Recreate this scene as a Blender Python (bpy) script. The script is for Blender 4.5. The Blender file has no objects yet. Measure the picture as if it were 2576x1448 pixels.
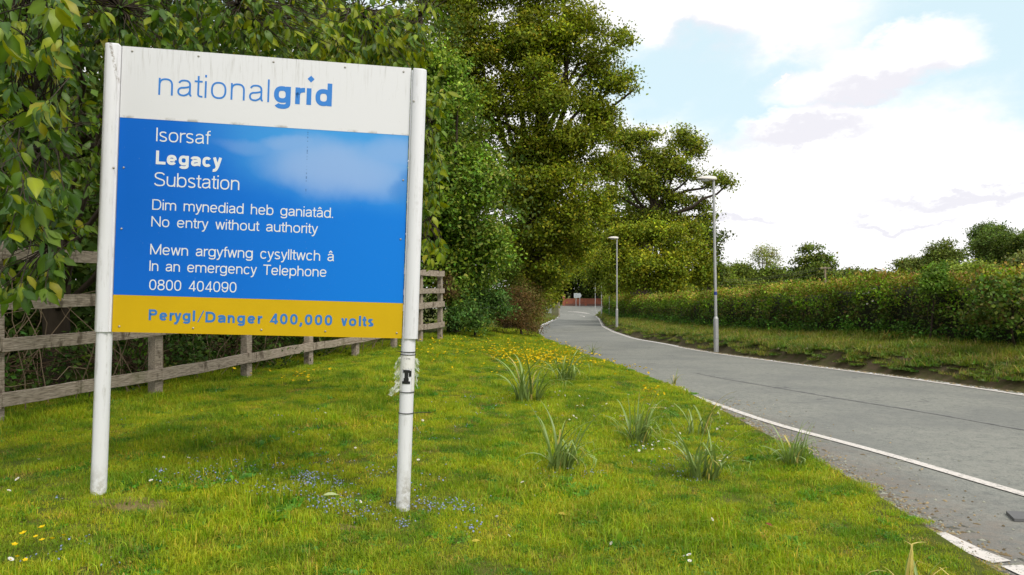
import bpy, math, random
import numpy as np
from mathutils import Vector, Matrix, Euler

rnd = random.Random(7)
rng = np.random.default_rng(11)
scene = bpy.context.scene
COL = scene.collection
PI = math.pi

# ------------------------------------------------------------------ camera
cam_d = bpy.data.cameras.new('camera')
cam_d.lens = 36 * 1860 / 2576
cam_d.sensor_width = 36
cam_d.clip_end = 3000
cam = bpy.data.objects.new('camera', cam_d)
cam.location = (0, 0, 1.5)
cam.rotation_euler = (math.radians(90 + 0.19), 0, 0)
COL.objects.link(cam)
scene.camera = cam

# ------------------------------------------------------------------ sun, sky, exposure
SUN_EL, SUN_AZ = 50, 142          # azimuth clockwise from +Y (the view direction)
sd = bpy.data.lights.new('sun', 'SUN')
sd.energy = 2.9
sd.angle = math.radians(24)
sd.color = (1.0, 0.95, 0.86)
sun = bpy.data.objects.new('sun', sd)
_v = Vector((math.sin(math.radians(SUN_AZ)) * math.cos(math.radians(SUN_EL)),
             math.cos(math.radians(SUN_AZ)) * math.cos(math.radians(SUN_EL)), math.sin(math.radians(SUN_EL))))
sun.rotation_euler = _v.to_track_quat('Z', 'Y').to_euler()
sun.location = (20, -20, 40)
COL.objects.link(sun)

vs = scene.view_settings
vs.view_transform = 'Standard'
vs.look = 'None'
vs.exposure = 0.0
vs.gamma = 1.0
vs.use_curve_mapping = False


class NT:
    """small helper round a node tree"""
    def __init__(s, tree):
        s.t = tree
        s.t.nodes.clear()

    def n(s, kind, **kw):
        nd = s.t.nodes.new(kind)
        for k, v in kw.items():
            if k.startswith('i_'):
                key = k[2:]
                key = int(key) if key.isdigit() else key.replace('_', ' ')
                s.set(nd.inputs[key], v)
            else:
                setattr(nd, k, v)
        return nd

    def set(s, sock, v):
        if isinstance(v, bpy.types.NodeSocket):
            s.t.links.new(v, sock)
        elif hasattr(sock.default_value, '__len__') and not hasattr(v, '__len__'):
            sock.default_value = [v] * len(sock.default_value)
        elif hasattr(sock.default_value, '__len__') and len(sock.default_value) == 4 and len(v) == 3:
            sock.default_value = (*v, 1)
        else:
            sock.default_value = v

    def m(s, op, a, b=0.0, c=0.0, clamp=False):
        nd = s.t.nodes.new('ShaderNodeMath')
        nd.operation = op
        nd.use_clamp = clamp
        for i, v in enumerate((a, b, c)):
            s.set(nd.inputs[i], v)
        return nd.outputs[0]

    def mix(s, f, a, b, blend='MIX'):
        nd = s.t.nodes.new('ShaderNodeMix')
        nd.data_type = 'RGBA'
        nd.blend_type = blend
        s.set(nd.inputs[0], f)
        s.set(nd.inputs[6], a)
        s.set(nd.inputs[7], b)
        return nd.outputs[2]

    def ramp(s, f, lo, hi):
        nd = s.t.nodes.new('ShaderNodeMapRange')
        nd.interpolation_type = 'SMOOTHSTEP'
        s.set(nd.inputs[0], f)
        nd.inputs[1].default_value = lo
        nd.inputs[2].default_value = hi
        return nd.outputs[0]

    def noise(s, vec, scale, detail=3, rough=0.55, out=0):
        nd = s.t.nodes.new('ShaderNodeTexNoise')
        if vec is not None:
            s.t.links.new(vec, nd.inputs['Vector'])
        nd.inputs['Scale'].default_value = scale
        nd.inputs['Detail'].default_value = detail
        nd.inputs['Roughness'].default_value = rough
        return nd.outputs[out]

    def mapping(s, vec, sc=(1, 1, 1), loc=(0, 0, 0), rot=(0, 0, 0)):
        nd = s.t.nodes.new('ShaderNodeMapping')
        s.t.links.new(vec, nd.inputs['Vector'])
        nd.inputs['Scale'].default_value = sc
        nd.inputs['Location'].default_value = loc
        nd.inputs['Rotation'].default_value = rot
        return nd.outputs[0]


world = bpy.data.worlds.new('World')
scene.world = world
world.use_nodes = True
W = NT(world.node_tree)
SKY_STRENGTH = 0.13
gen = W.n('ShaderNodeTexCoord').outputs['Generated']
sky = W.n('ShaderNodeTexSky', sky_type='NISHITA', sun_disc=False, sun_elevation=math.radians(SUN_EL),
          sun_rotation=math.radians(SUN_AZ), air_density=1.0, dust_density=1.5, ozone_density=1.0)
sep = W.n('ShaderNodeSeparateXYZ')
W.t.links.new(gen, sep.inputs[0])
az = W.m('MULTIPLY', W.m('ARCTAN2', sep.outputs[0], sep.outputs[1]), 57.2958)
el = W.m('MULTIPLY', W.m('ARCSINE', sep.outputs[2]), 57.2958)
nz = W.n('ShaderNodeTexNoise', i_Scale=14.0, i_Detail=6.0, i_Roughness=0.6)
W.t.links.new(W.mapping(gen, (1, 1, 1.8)), nz.inputs['Vector'])
nsep = W.n('ShaderNodeSeparateColor')
W.t.links.new(nz.outputs['Color'], nsep.inputs[0])
n1 = W.m('MULTIPLY', W.m('SUBTRACT', nsep.outputs[0], 0.5), 6.5)
n2 = W.m('MULTIPLY', W.m('SUBTRACT', nsep.outputs[1], 0.5), 6.0)
azd = W.m('ADD', az, n1)
eld = W.m('ADD', el, n2)


def ell(a0, e0, ra, re, soft=0.75, tilt=0.0):
    """soft elliptical patch of sky at azimuth a0, elevation e0 (degrees)"""
    da = W.m('SUBTRACT', azd, a0)
    de = W.m('SUBTRACT', W.m('SUBTRACT', eld, e0), W.m('MULTIPLY', da, tilt))
    q = W.m('ADD', W.m('POWER', W.m('DIVIDE', da, ra), 2), W.m('POWER', W.m('DIVIDE', de, re), 2))
    return W.m('SUBTRACT', 1.0, W.ramp(q, 1 - soft, 1 + soft))


def union(*ms):
    o = ms[0]
    for q in ms[1:]:
        o = W.m('MAXIMUM', o, q)
    return o


# gaps of blue between the clouds in front
gap = union(ell(12.5, 15.6, 6.5, 3.2, tilt=-0.05), ell(20, 13.6, 8, 3.0), ell(32, 16.5, 8, 4.6), ell(28.5, 20.0, 3.6, 1.3),
            ell(38, 14, 6, 4), ell(-22, 27, 16, 9), ell(48, 20, 10, 7), ell(3, 33, 10, 5), ell(24, 31, 9, 4))
lump = union(ell(26.0, 15.0, 6.4, 2.15, 0.55, tilt=0.14), ell(22.2, 11.6, 4.6, 1.6, 0.55, tilt=0.05), ell(20.2, 14.9, 0.45, 0.4, 0.3))
gap = W.m('MULTIPLY', gap, W.m('SUBTRACT', 1.0, lump))
# everywhere else a broken cloud field
big = W.noise(W.mapping(gen, (1, 1, 2.2), (0.3, 0.9, 0)), 2.6, 6, 0.55)
elsewhere = W.m('MULTIPLY', W.ramp(big, 0.52, 0.62), W.ramp(W.m('ABSOLUTE', W.m('SUBTRACT', az, 10.0)), 50, 80))
gap = W.m('MAXIMUM', gap, elsewhere)
# grey-lilac undersides
grey = union(ell(14, 17.8, 3.8, 1.6, 0.8), ell(26.5, 13.7, 5.5, 0.9, 0.8, tilt=0.16), ell(21.8, 11.2, 4.2, 0.8, 0.7, tilt=0.05),
             ell(31.5, 6.0, 4.5, 0.45, 0.8), ell(28, 4.3, 3, 0.25, 0.8), ell(35, 20.5, 3.0, 1.5, 0.9), ell(17, 5.2, 3, 0.3, 0.9))
gmid = W.noise(W.mapping(gen, (1, 1, 2.2)), 5.0, 5, 0.55)
grey = W.m('MAXIMUM', W.m('MULTIPLY', grey, 0.9), W.m('MULTIPLY', W.ramp(gmid, 0.55, 0.75), 0.6))
cb = 1.12 / SKY_STRENGTH
cloud = W.mix(grey, (cb, cb * 0.995, cb * 1.0), (0.87 / SKY_STRENGTH, 0.86 / SKY_STRENGTH, 0.93 / SKY_STRENGTH))
blue = W.mix(0.80, sky.outputs[0], (0.83 / SKY_STRENGTH, 1.04 / SKY_STRENGTH, 1.10 / SKY_STRENGTH))
bg = W.n('ShaderNodeBackground', i_Color=W.mix(gap, cloud, blue), i_Strength=SKY_STRENGTH)
wo = W.n('ShaderNodeOutputWorld')
W.t.links.new(bg.outputs[0], wo.inputs[0])
world.cycles.sampling_method = 'MANUAL'
world.cycles.sample_map_resolution = 512


# ------------------------------------------------------------------ helpers
def tag(o, label=None, cat=None, group=None, kind=None):
    if label: o['label'] = label
    if cat: o['category'] = cat
    if group: o['group'] = group
    if kind: o['kind'] = kind
    return o


def empty(name, loc=(0, 0, 0), rz=0.0, label=None, cat=None, group=None):
    o = bpy.data.objects.new(name, None)
    o.empty_display_size = 0.1
    o.location = loc
    o.rotation_euler = (0, 0, rz)
    COL.objects.link(o)
    return tag(o, label, cat, group)


def link(name, me, parent=None, mat=None):
    if mat is not None and not me.materials:
        me.materials.append(mat)
    o = bpy.data.objects.new(name, me)
    COL.objects.link(o)
    if parent is not None:
        o.parent = parent
    return o


def np_mesh(name, V, F, col=None, smooth=False):
    """V (n,3) floats, F (m,k) ints, col (n,3) vertex colours"""
    V = np.asarray(V, dtype=np.float32)
    F = np.asarray(F, dtype=np.int32)
    me = bpy.data.meshes.new(name)
    k = F.shape[1]
    me.vertices.add(len(V))
    me.vertices.foreach_set('co', V.ravel())
    me.loops.add(F.size)
    me.loops.foreach_set('vertex_index', F.ravel())
    me.polygons.add(len(F))
    me.polygons.foreach_set('loop_start', np.arange(0, F.size, k, dtype=np.int32))
    if smooth:
        me.polygons.foreach_set('use_smooth', np.ones(len(F), dtype=bool))
    me.update(calc_edges=True)
    if col is not None:
        a = me.color_attributes.new('col', 'FLOAT_COLOR', 'POINT')
        c = np.ones((len(V), 4), dtype=np.float32)
        c[:, :3] = col
        a.data.foreach_set('color', c.ravel())
    return me


class MB:
    """collects boxes, tubes, lofts for ONE mesh"""
    def __init__(s):
        s.v, s.f, s.sm = [], [], []

    def add(s, vs, fs, smooth=False, M=None):
        b = len(s.v)
        for p in vs:
            s.v.append(tuple(M @ Vector(p)) if M is not None else tuple(p))
        for f in fs:
            s.f.append(tuple(b + i for i in f))
            s.sm.append(smooth)
        return s

    def box(s, x0, x1, y0, y1, z0, z1, M=None):
        vs = [(x, y, z) for x in (x0, x1) for y in (y0, y1) for z in (z0, z1)]
        return s.add(vs, [(0, 1, 3, 2), (4, 6, 7, 5), (0, 4, 5, 1), (2, 3, 7, 6), (0, 2, 6, 4), (1, 5, 7, 3)], False, M)

    def rings(s, rings, cap=True, smooth=True, closed=True, M=None):
        n = len(rings[0])
        vs = [p for r in rings for p in r]
        fs = []
        for i in range(len(rings) - 1):
            for j in range(n if closed else n - 1):
                k = (j + 1) % n
                fs.append((i * n + j, i * n + k, (i + 1) * n + k, (i + 1) * n + j))
        s.add(vs, fs, smooth, M)
        if cap:
            s.add(rings[0], [tuple(reversed(range(n)))], False, M)
            s.add(rings[-1], [tuple(range(n))], False, M)
        return s

    def tube(s, pts, rad, n=8, cap=True, M=None):
        pts = [Vector(p) for p in pts]
        if not hasattr(rad, '__len__'):
            rad = [rad] * len(pts)
        rs = []
        prev = None
        for i, p in enumerate(pts):
            t = (pts[min(i + 1, len(pts) - 1)] - pts[max(i - 1, 0)]).normalized()
            a = prev if prev is not None else (Vector((1, 0, 0)) if abs(t.x) < 0.9 else Vector((0, 1, 0)))
            u = (a - t * a.dot(t)).normalized()
            w = t.cross(u)
            prev = u
            rs.append([p + (u * math.cos(2 * PI * k / n) + w * math.sin(2 * PI * k / n)) * rad[i] for k in range(n)])
        return s.rings(rs, cap, True, True, M)

    def mesh(s, name, mat=None, bevel=0.0):
        me = bpy.data.meshes.new(name)
        me.from_pydata(s.v, [], s.f)
        me.polygons.foreach_set('use_smooth', s.sm)
        me.update()
        if mat: me.materials.append(mat)
        return me

    def build(s, name, mat, parent=None, bevel=0.0):
        o = link(name, s.mesh(name, mat), parent)
        if bevel:
            b = o.modifiers.new('bevel', 'BEVEL')
            b.width = bevel
            b.segments = 2
            b.limit_method = 'ANGLE'
        return o


def at(px, py, d):
    """a point seen at (px, py) of a 2576-wide photograph, d metres ahead"""
    return Vector(((px - 1288) / 1860 * d, d, 1.5 + (730 - py) / 1860 * d))


# ------------------------------------------------------------------ materials
def new_mat(name):
    m = bpy.data.materials.new(name)
    m.use_nodes = True
    return m, NT(m.node_tree)


def finish(m, t, color, rough=0.7, bump=None, bump_d=0.01, bump_s=0.5, metal=0.0, spec=0.4, coat=0.0, transl=None, trans_f=0.0):
    p = t.n('ShaderNodeBsdfPrincipled', i_Roughness=rough, i_Metallic=metal)
    t.set(p.inputs['Base Color'], color)
    p.inputs['Specular IOR Level'].default_value = spec
    p.inputs['Coat Weight'].default_value = coat
    if bump is not None:
        b = t.n('ShaderNodeBump', i_Strength=bump_s, i_Distance=bump_d)
        t.set(b.inputs['Height'], bump)
        t.t.links.new(b.outputs[0], p.inputs['Normal'])
    out = t.n('ShaderNodeOutputMaterial')
    sh = p.outputs[0]
    if transl is not None:
        tr = t.n('ShaderNodeBsdfTranslucent')
        t.set(tr.inputs[0], transl)
        mx = t.n('ShaderNodeMixShader')
        mx.inputs[0].default_value = trans_f
        t.t.links.new(sh, mx.inputs[1])
        t.t.links.new(tr.outputs[0], mx.inputs[2])
        sh = mx.outputs[0]
    t.t.links.new(sh, out.inputs[0])
    return m


def obj_co(t):
    return t.n('ShaderNodeTexCoord').outputs['Object']


def wpos(t):
    return t.n('ShaderNodeNewGeometry').outputs['Position']


def simple(name, c, rough=0.6, metal=0.0, var=0.15, scale=8.0, spec=0.4):
    m, t = new_mat(name)
    n = t.noise(obj_co(t), scale, 4)
    return finish(m, t, t.mix(n, tuple(x * (1 - var) for x in c), tuple(x * (1 + var) for x in c)), rough, metal=metal, spec=spec)


def leaf_mat(name, gain=1.0, rough=0.5, trans=0.3, spec=0.35, warm=(1.25, 1.25, 0.5)):
    """leaf colour from the per-leaf colour attribute"""
    m, t = new_mat(name)
    a = t.n('ShaderNodeAttribute', attribute_name='col').outputs['Color']
    c = t.mix(1.0, a, gain if hasattr(gain, '__len__') else (gain, gain, gain), 'MULTIPLY')
    tr = t.mix(1.0, c, warm, 'MULTIPLY')
    return finish(m, t, c, rough, spec=spec, transl=tr, trans_f=trans)


MAT_LEAF = leaf_mat('leaf_small', (1.08, 1.12, 1.0), 0.6, 0.28, 0.2, (1.15, 1.2, 0.5))
MAT_GRASS = None


def grass_mat(name, ca, cb, cc):
    m, t = new_mat(name)
    a = t.n('ShaderNodeAttribute', attribute_name='col').outputs['Color']
    p = wpos(t)
    big = t.ramp(t.noise(p, 1.3, 5, 0.65), 0.38, 0.62)
    med = t.ramp(t.noise(p, 3.2, 3, 0.6), 0.4, 0.68)
    c = t.mix(big, ca, cb)
    c = t.mix(t.m('MULTIPLY', med, 0.55), c, cc)
    c = t.mix(1.0, c, a, 'MULTIPLY')
    tr = t.mix(1.0, c, (1.2, 1.2, 0.6), 'MULTIPLY')
    return finish(m, t, c, 0.55, spec=0.25, transl=tr, trans_f=0.35)


MAT_GRASS = grass_mat('grass_blades', (0.145, 0.255, 0.009), (0.355, 0.43, 0.011), (0.45, 0.45, 0.028))
MAT_BANK = grass_mat('bank_grass_blades', (0.11, 0.20, 0.014), (0.21, 0.26, 0.020), (0.24, 0.205, 0.055))


def bark_mat(name, c):
    m, t = new_mat(name)
    p = t.mapping(obj_co(t), (1, 1, 0.25))
    n = t.noise(p, 9.0, 6, 0.65)
    return finish(m, t, t.mix(n, tuple(x * 0.45 for x in c), tuple(x * 1.5 for x in c)), 0.95, n, 0.04, 0.8, spec=0.15)


MAT_BARK = bark_mat('bark', (0.055, 0.042, 0.030))
MAT_TWIG = bark_mat('twig_bark', (0.10, 0.065, 0.04))


def wood_mat():
    m, t = new_mat('weathered_wood')
    co = obj_co(t)
    g = t.noise(t.mapping(co, (1.2, 14, 14)), 6.0, 6, 0.65)
    k = t.noise(t.mapping(co, (3, 1.5, 1.5)), 3.0, 4, 0.6)
    g2 = t.noise(t.mapping(co, (2.5, 40, 40)), 5.0, 2, 0.5)
    c = t.mix(t.ramp(g, 0.3, 0.7), (0.165, 0.13, 0.095), (0.46, 0.39, 0.32))
    c = t.mix(t.m('MULTIPLY', t.ramp(k, 0.54, 0.68), 0.8), c, (0.085, 0.065, 0.045))
    c = t.mix(t.m('MULTIPLY', t.ramp(g2, 0.62, 0.70), 0.5), c, (0.07, 0.05, 0.04))
    gr = t.noise(co, 1.7, 4, 0.6)
    c = t.mix(t.m('MULTIPLY', t.ramp(gr, 0.55, 0.75), 0.35), c, (0.13, 0.15, 0.06))
    return finish(m, t, c, 0.9, g, 0.004, 0.6, spec=0.15)


MAT_WOOD = wood_mat()


def painted(name, base, dirt=(0.19, 0.17, 0.11), kind='panel'):
    m, t = new_mat(name)
    co = obj_co(t)
    sp = t.n('ShaderNodeSeparateXYZ')
    t.t.links.new(co, sp.inputs[0])
    streak = t.noise(t.mapping(co, (16, 16, 1.1)), 3.0, 5, 0.65)
    fine = t.noise(co, 60.0, 4, 0.7)
    c = base
    if kind == 'panel':
        top = t.ramp(sp.outputs[2], 2.95, 3.3)
        f = t.m('MULTIPLY', t.m('MULTIPLY', t.ramp(streak, 0.5, 0.75), top), 0.4)
        c = t.mix(f, c, dirt)
        band = t.m('MULTIPLY', t.ramp(sp.outputs[2], 2.815, 2.79), t.ramp(t.noise(co, 9, 4), 0.5, 0.65))
        c = t.mix(t.m('MULTIPLY', band, 0.6), c, dirt)
    else:
        xs = sp.outputs[0]
        edge = t.m('MULTIPLY', t.ramp(xs, -0.085, -0.125), t.ramp(streak, 0.33, 0.6))
        c = t.mix(t.m('MULTIPLY', edge, 0.85), c, dirt)
        grime = t.m('MULTIPLY', t.ramp(streak, 0.5, 0.72), t.ramp(t.noise(co, 5.0, 5, 0.7), 0.42, 0.62))
        c = t.mix(t.m('MULTIPLY', grime, 0.42), c, dirt)
        foot_ = t.m('MULTIPLY', t.ramp(sp.outputs[2], 0.30, 0.0), t.ramp(t.noise(co, 18, 5, 0.7), 0.4, 0.65))
        c = t.mix(t.m('MULTIPLY', foot_, 0.55), c, (0.20, 0.17, 0.10))
        sc_ = t.m('ABSOLUTE', t.m('SUBTRACT', t.m('ADD', xs, t.m('MULTIPLY', sp.outputs[2], 0.22)), 0.655))
        scar = t.m('MULTIPLY', t.ramp(sc_, 0.016, 0.003), t.ramp(t.noise(co, 30, 5, 0.7), 0.42, 0.58))
        scar = t.m('MULTIPLY', scar, t.ramp(sp.outputs[2], 3.02, 3.08))
        c = t.mix(t.m('MULTIPLY', scar, 0.7), c, (0.16, 0.12, 0.07))
    sp2 = t.m('MULTIPLY', t.ramp(fine, 0.66, 0.74), 0.35)
    c = t.mix(sp2, c, dirt)
    return finish(m, t, c, 0.45, spec=0.4)


MAT_WHITE = painted('white_panel_paint', (0.70, 0.70, 0.72))
MAT_SLEEVE = painted('white_sleeve_paint', (0.70, 0.70, 0.725), kind='sleeve')


def blue_mat():
    """blue printed panel with the printed cloud picture in its upper right"""
    m, t = new_mat('blue_print')
    co = obj_co(t)
    sp = t.n('ShaderNodeSeparateXYZ')
    t.t.links.new(co, sp.inputs[0])
    nz_ = t.n('ShaderNodeTexNoise', i_Scale=3.0, i_Detail=4.0)
    t.t.links.new(co, nz_.inputs['Vector'])
    s2 = t.n('ShaderNodeSeparateColor')
    t.t.links.new(nz_.outputs['Color'], s2.inputs[0])
    x = t.m('ADD', sp.outputs[0], t.m('MULTIPLY', t.m('SUBTRACT', s2.outputs[0], 0.5), 0.22))
    z = t.m('ADD', sp.outputs[2], t.m('MULTIPLY', t.m('SUBTRACT', s2.outputs[1], 0.5), 0.18))

    def e(x0, z0, rx, rz, lo, hi, tilt=0.0):
        dx = t.m('SUBTRACT', x, x0)
        dz = t.m('SUBTRACT', t.m('SUBTRACT', z, z0), t.m('MULTIPLY', dx, tilt))
        q = t.m('ADD', t.m('POWER', t.m('DIVIDE', dx, rx), 2), t.m('POWER', t.m('DIVIDE', dz, rz), 2))
        return t.ramp(q, hi, lo)
    lr = t.ramp(sp.outputs[0], -0.1, 2.2)
    tb = t.ramp(sp.outputs[2], 1.5, 2.8)
    c = t.mix(lr, (0.0005, 0.120, 0.56), (0.001, 0.185, 0.68))
    glow = t.m('MULTIPLY', e(1.75, 2.75, 1.35, 0.62, 0.0, 1.1), 0.85)
    c = t.mix(glow, c, (0.06, 0.33, 0.72))
    cl = union_t(t, e(1.58, 2.50, 0.66, 0.27, 0.0, 1.15, -0.08), t.m('MULTIPLY', e(1.95, 2.62, 0.55, 0.15, 0.0, 1.2, 0.2), 0.75),
                 t.m('MULTIPLY', e(1.25, 2.66, 0.30, 0.08, 0.1, 1.2), 0.7), t.m('MULTIPLY', e(0.95, 2.62, 0.3, 0.07, 0.1, 1.3), 0.35))
    c = t.mix(t.m('MULTIPLY', cl, 0.56), c, (0.40, 0.50, 0.74))
    dk = e(2.12, 2.40, 0.17, 0.15, 0.2, 1.2, 0.3)
    c = t.mix(t.m('MULTIPLY', dk, 0.6), c, (0.02, 0.20, 0.60))
    fine = t.noise(co, 90.0, 2, 0.6)
    c = t.mix(t.m('MULTIPLY', t.ramp(fine, 0.72, 0.76), 0.5), c, (0.35, 0.42, 0.5))
    sx = t.m('ABSOLUTE', t.m('SUBTRACT', sp.outputs[0], 1.34))
    dr = t.m('MULTIPLY', t.ramp(sx, 0.006, 0.002), t.ramp(t.noise(t.mapping(co, (1, 1, 60)), 1.0, 2), 0.5, 0.6))
    dr = t.m('MULTIPLY', dr, t.ramp(sp.outputs[2], 2.28, 2.34))
    c = t.mix(t.m('MULTIPLY', dr, 0.6), c, (0.02, 0.08, 0.25))
    return finish(m, t, c, 0.5, spec=0.2)


def union_t(t, *ms):
    o = ms[0]
    for q in ms[1:]:
        o = t.m('MAXIMUM', o, q)
    return o


MAT_BLUE = blue_mat()
MAT_YELLOW = simple('yellow_print', (0.57, 0.365, 0.002), 0.5, var=0.07, scale=5, spec=0.2)
MAT_LOGO = simple('logo_blue_print', (0.03, 0.20, 0.60), 0.45, var=0.08, scale=4)
MAT_LETTER = simple('white_letter_print', (0.72, 0.74, 0.75), 0.5, var=0.05)
MAT_LETTERB = simple('blue_letter_print', (0.03, 0.17, 0.48), 0.5, var=0.05)
MAT_BLACK = simple('black_plastic', (0.012, 0.012, 0.012), 0.45)
MAT_SCREW = simple('screw_steel', (0.45, 0.42, 0.38), 0.35, 0.8)
MAT_GALV = simple('galvanised_steel', (0.42, 0.42, 0.42), 0.5, 0.25, 0.18, 14)
MAT_LANTERN = simple('lantern_grey', (0.62, 0.58, 0.53), 0.5, var=0.05)
MAT_SOIL_LATER = lambda: ground_mat('soil', (0.17, 0.12, 0.065), (0.23, 0.19, 0.07), 22.0)


def ground_mat(name, ca, cb, scale=2.0):
    m, t = new_mat(name)
    p = wpos(t)
    n = t.noise(p, scale, 6, 0.65)
    f = t.noise(p, 40, 3, 0.6)
    c = t.mix(t.ramp(n, 0.35, 0.65), ca, cb)
    c = t.mix(t.m('MULTIPLY', f, 0.5), c, tuple(x * 0.4 for x in ca))
    return finish(m, t, c, 0.95, f, 0.02, 0.6, spec=0.1)


MAT_SOIL = MAT_SOIL_LATER()
MAT_LAWN_SOIL = ground_mat('lawn_soil', (0.075, 0.10, 0.014), (0.12, 0.12, 0.03))
MAT_BANK_SOIL = ground_mat('bank_soil', (0.12, 0.088, 0.055), (0.075, 0.08, 0.025), 5.0)


def road_mat():
    m, t = new_mat('worn_asphalt')
    p = wpos(t)
    agg = t.n('ShaderNodeTexVoronoi', i_Scale=75.0)
    t.t.links.new(p, agg.inputs['Vector'])
    sepc = t.n('ShaderNodeSeparateColor')
    t.t.links.new(agg.outputs['Color'], sepc.inputs[0])
    fine = sepc.outputs[0]
    mid = t.noise(p, 9.0, 7, 0.78)
    big = t.noise(p, 0.45, 6, 0.62)
    c = t.mix(t.m('ADD', t.m('MULTIPLY', fine, 0.6), t.m('MULTIPLY', t.noise(p, 32.0, 3, 0.7), 0.4)), (0.115, 0.120, 0.110), (0.280, 0.285, 0.250))
    c = t.mix(t.m('MULTIPLY', t.ramp(mid, 0.44, 0.60), 0.6), c, (0.26, 0.255, 0.225))
    c = t.mix(t.m('MULTIPLY', t.ramp(mid, 0.46, 0.34), 0.5), c, (0.085, 0.088, 0.085))
    c = t.mix(t.m('MULTIPLY', t.ramp(big, 0.42, 0.62), 0.55), c, (0.145, 0.150, 0.142))
    # brown grit washed along the near edge, inside the entrance
    sp = t.n('ShaderNodeSeparateXYZ')
    t.t.links.new(p, sp.inputs[0])
    edge = t.ramp(t.m('ADD', sp.outputs[0], t.m('MULTIPLY', t.noise(p, 2.5, 4), 0.9)), 4.6, 3.5)
    near = t.m('MULTIPLY', edge, t.ramp(sp.outputs[1], 12.0, 9.0))
    grit = t.m('MULTIPLY', near, t.ramp(t.noise(p, 7, 5, 0.75), 0.35, 0.65))
    c = t.mix(t.m('MULTIPLY', grit, 0.6), c, (0.27, 0.205, 0.155))
    c = t.mix(t.m('MULTIPLY', near, 0.35), c, (0.10, 0.095, 0.088))
    stones = t.n('ShaderNodeTexVoronoi', i_Scale=38.0)
    t.t.links.new(p, stones.inputs['Vector'])
    c = t.mix(t.m('MULTIPLY', near, t.m('MULTIPLY', t.ramp(stones.outputs['Distance'], 0.28, 0.10), 0.55)), c, (0.30, 0.26, 0.215))
    # tar joints and cracks
    wv = t.n('ShaderNodeTexVoronoi', i_Scale=0.22)
    wv.feature = 'DISTANCE_TO_EDGE'
    dis = t.n('ShaderNodeVectorMath', operation='ADD')
    t.t.links.new(p, dis.inputs[0])
    nn = t.n('ShaderNodeTexNoise', i_Scale=1.6, i_Detail=4.0)
    t.t.links.new(p, nn.inputs['Vector'])
    t.t.links.new(nn.outputs['Color'], dis.inputs[1])
    t.t.links.new(dis.outputs[0], wv.inputs['Vector'])
    crack = t.m('MULTIPLY', t.ramp(wv.outputs['Distance'], 0.008, 0.002), t.ramp(t.noise(p, 0.5, 2), 0.5, 0.6))
    c = t.mix(t.m('MULTIPLY', crack, 0.55), c, (0.06, 0.06, 0.065))
    return finish(m, t, c, 0.85, fine, 0.006, 0.7, spec=0.3)


MAT_ROAD = road_mat()


def paint_line_mat():
    m, t = new_mat('road_paint')
    p = wpos(t)
    n = t.noise(p, 22.0, 6, 0.75)
    s = t.noise(p, 3.0, 3)
    c = t.mix(t.m('MULTIPLY', t.ramp(n, 0.52, 0.60), 0.75), (0.60, 0.56, 0.52), (0.22, 0.215, 0.20))
    c = t.mix(t.m('MULTIPLY', t.ramp(s, 0.4, 0.7), 0.25), c, (0.5, 0.46, 0.42))
    return finish(m, t, c, 0.7)


MAT_LINE = paint_line_mat()

# ------------------------------------------------------------------ lie of the land
_RZ = [(-60, -.2), (4, -.25), (12, -.3), (16, -.38), (20, -.5), (25, -.7), (30, -.9), (34, -1.0), (40, -1.15), (52, -1.4), (62, -1.55),
       (87, -2.1), (115, -2.75), (137, -3.0), (150, -2.6), (165, -2.05), (170, -2.0), (400, -2.0)]
_LG = [(-60, 3.2), (0, 3.0), (4.5, 2.97), (5.4, 3.0), (6.7, 3.16), (8.9, 3.08), (12.4, 3.1), (13.7, 3.03), (16.3, 2.9), (18.6, 2.7), (21.6, 2.2), (25.4, 1.8),
       (28.4, 1.35), (34, 1.3), (40, 1.3), (51, 1.65), (62, 2.3), (95, 5.5), (115, 7.2), (135, 8.7), (139, 7), (142, 0), (146, -25), (170, -25), (400, -25)]
_RG = [(-60, 32), (-20, 16), (0, 11), (6, 10.1), (12.6, 9.0), (14.8, 8.7), (19, 7.85), (25, 7.35), (34, 7.25), (40, 6.75), (51, 7.1), (62, 7.75),
       (100, 11.9), (135, 15.3), (139, 18), (144, 30), (148, 70), (170, 70), (400, 70)]


def interp(tab, y, sm=1.0):
    xs = [a for a, b in tab]
    ys = [b for a, b in tab]
    return float(sum(np.interp(y + o * sm, xs, ys) for o in (-1.5, -0.75, 0, 0.75, 1.5)) / 5)


def z_road(y): return interp(_RZ, y, 1.4)
def x_left(y): return interp(_LG, y, 0.6 if y < 30 else 1.5)
def x_right(y): return interp(_RG, y, 1.0)


def sstep(a, b, x):
    t_ = min(1, max(0, (x - a) / (b - a)))
    return t_ * t_ * (3 - 2 * t_)


def z_lawn(x, y):
    e = x_left(y)
    zr = z_road(y)
    k = min(max((y - 5.5) / 16, 0), 1)
    x0 = -3.5 + 1.1 * k
    x1 = -0.55 + 1.9 * k
    z = -0.255 * sstep(x0, x1, x) + 0.04 * sstep(x0 - 0.5, x0 - 2.5, x) - 0.05 * sstep(x1, 3, x)
    z += 0.018 * math.sin(x * 1.9 + 0.7 * y) * math.cos(y * 1.3) + 0.008 * math.sin(5 * x) * math.sin(4.3 * y)
    near = max(zr + 0.035, z)
    if y > 12:
        near = zr + 0.035 + (z - zr) * sstep(0, 0.7, e - x)
    else:
        near = zr + 0.03 + (z - zr) * sstep(0, 0.5, e - x)
    far = zr + 0.14 + 0.5 * sstep(0.5, 6, e - x) + 0.4 * sstep(5, 30, e - x)
    w = sstep(28, 42, y)
    return near * (1 - w) + far * w


_BK = [(0, 0.0), (0.12, 0.01), (0.35, 0.22), (0.6, 0.40), (1.0, 0.47), (2.6, 0.66), (4, 0.78), (8, 0.9), (30, 0.9), (400, 0.9)]


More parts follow.
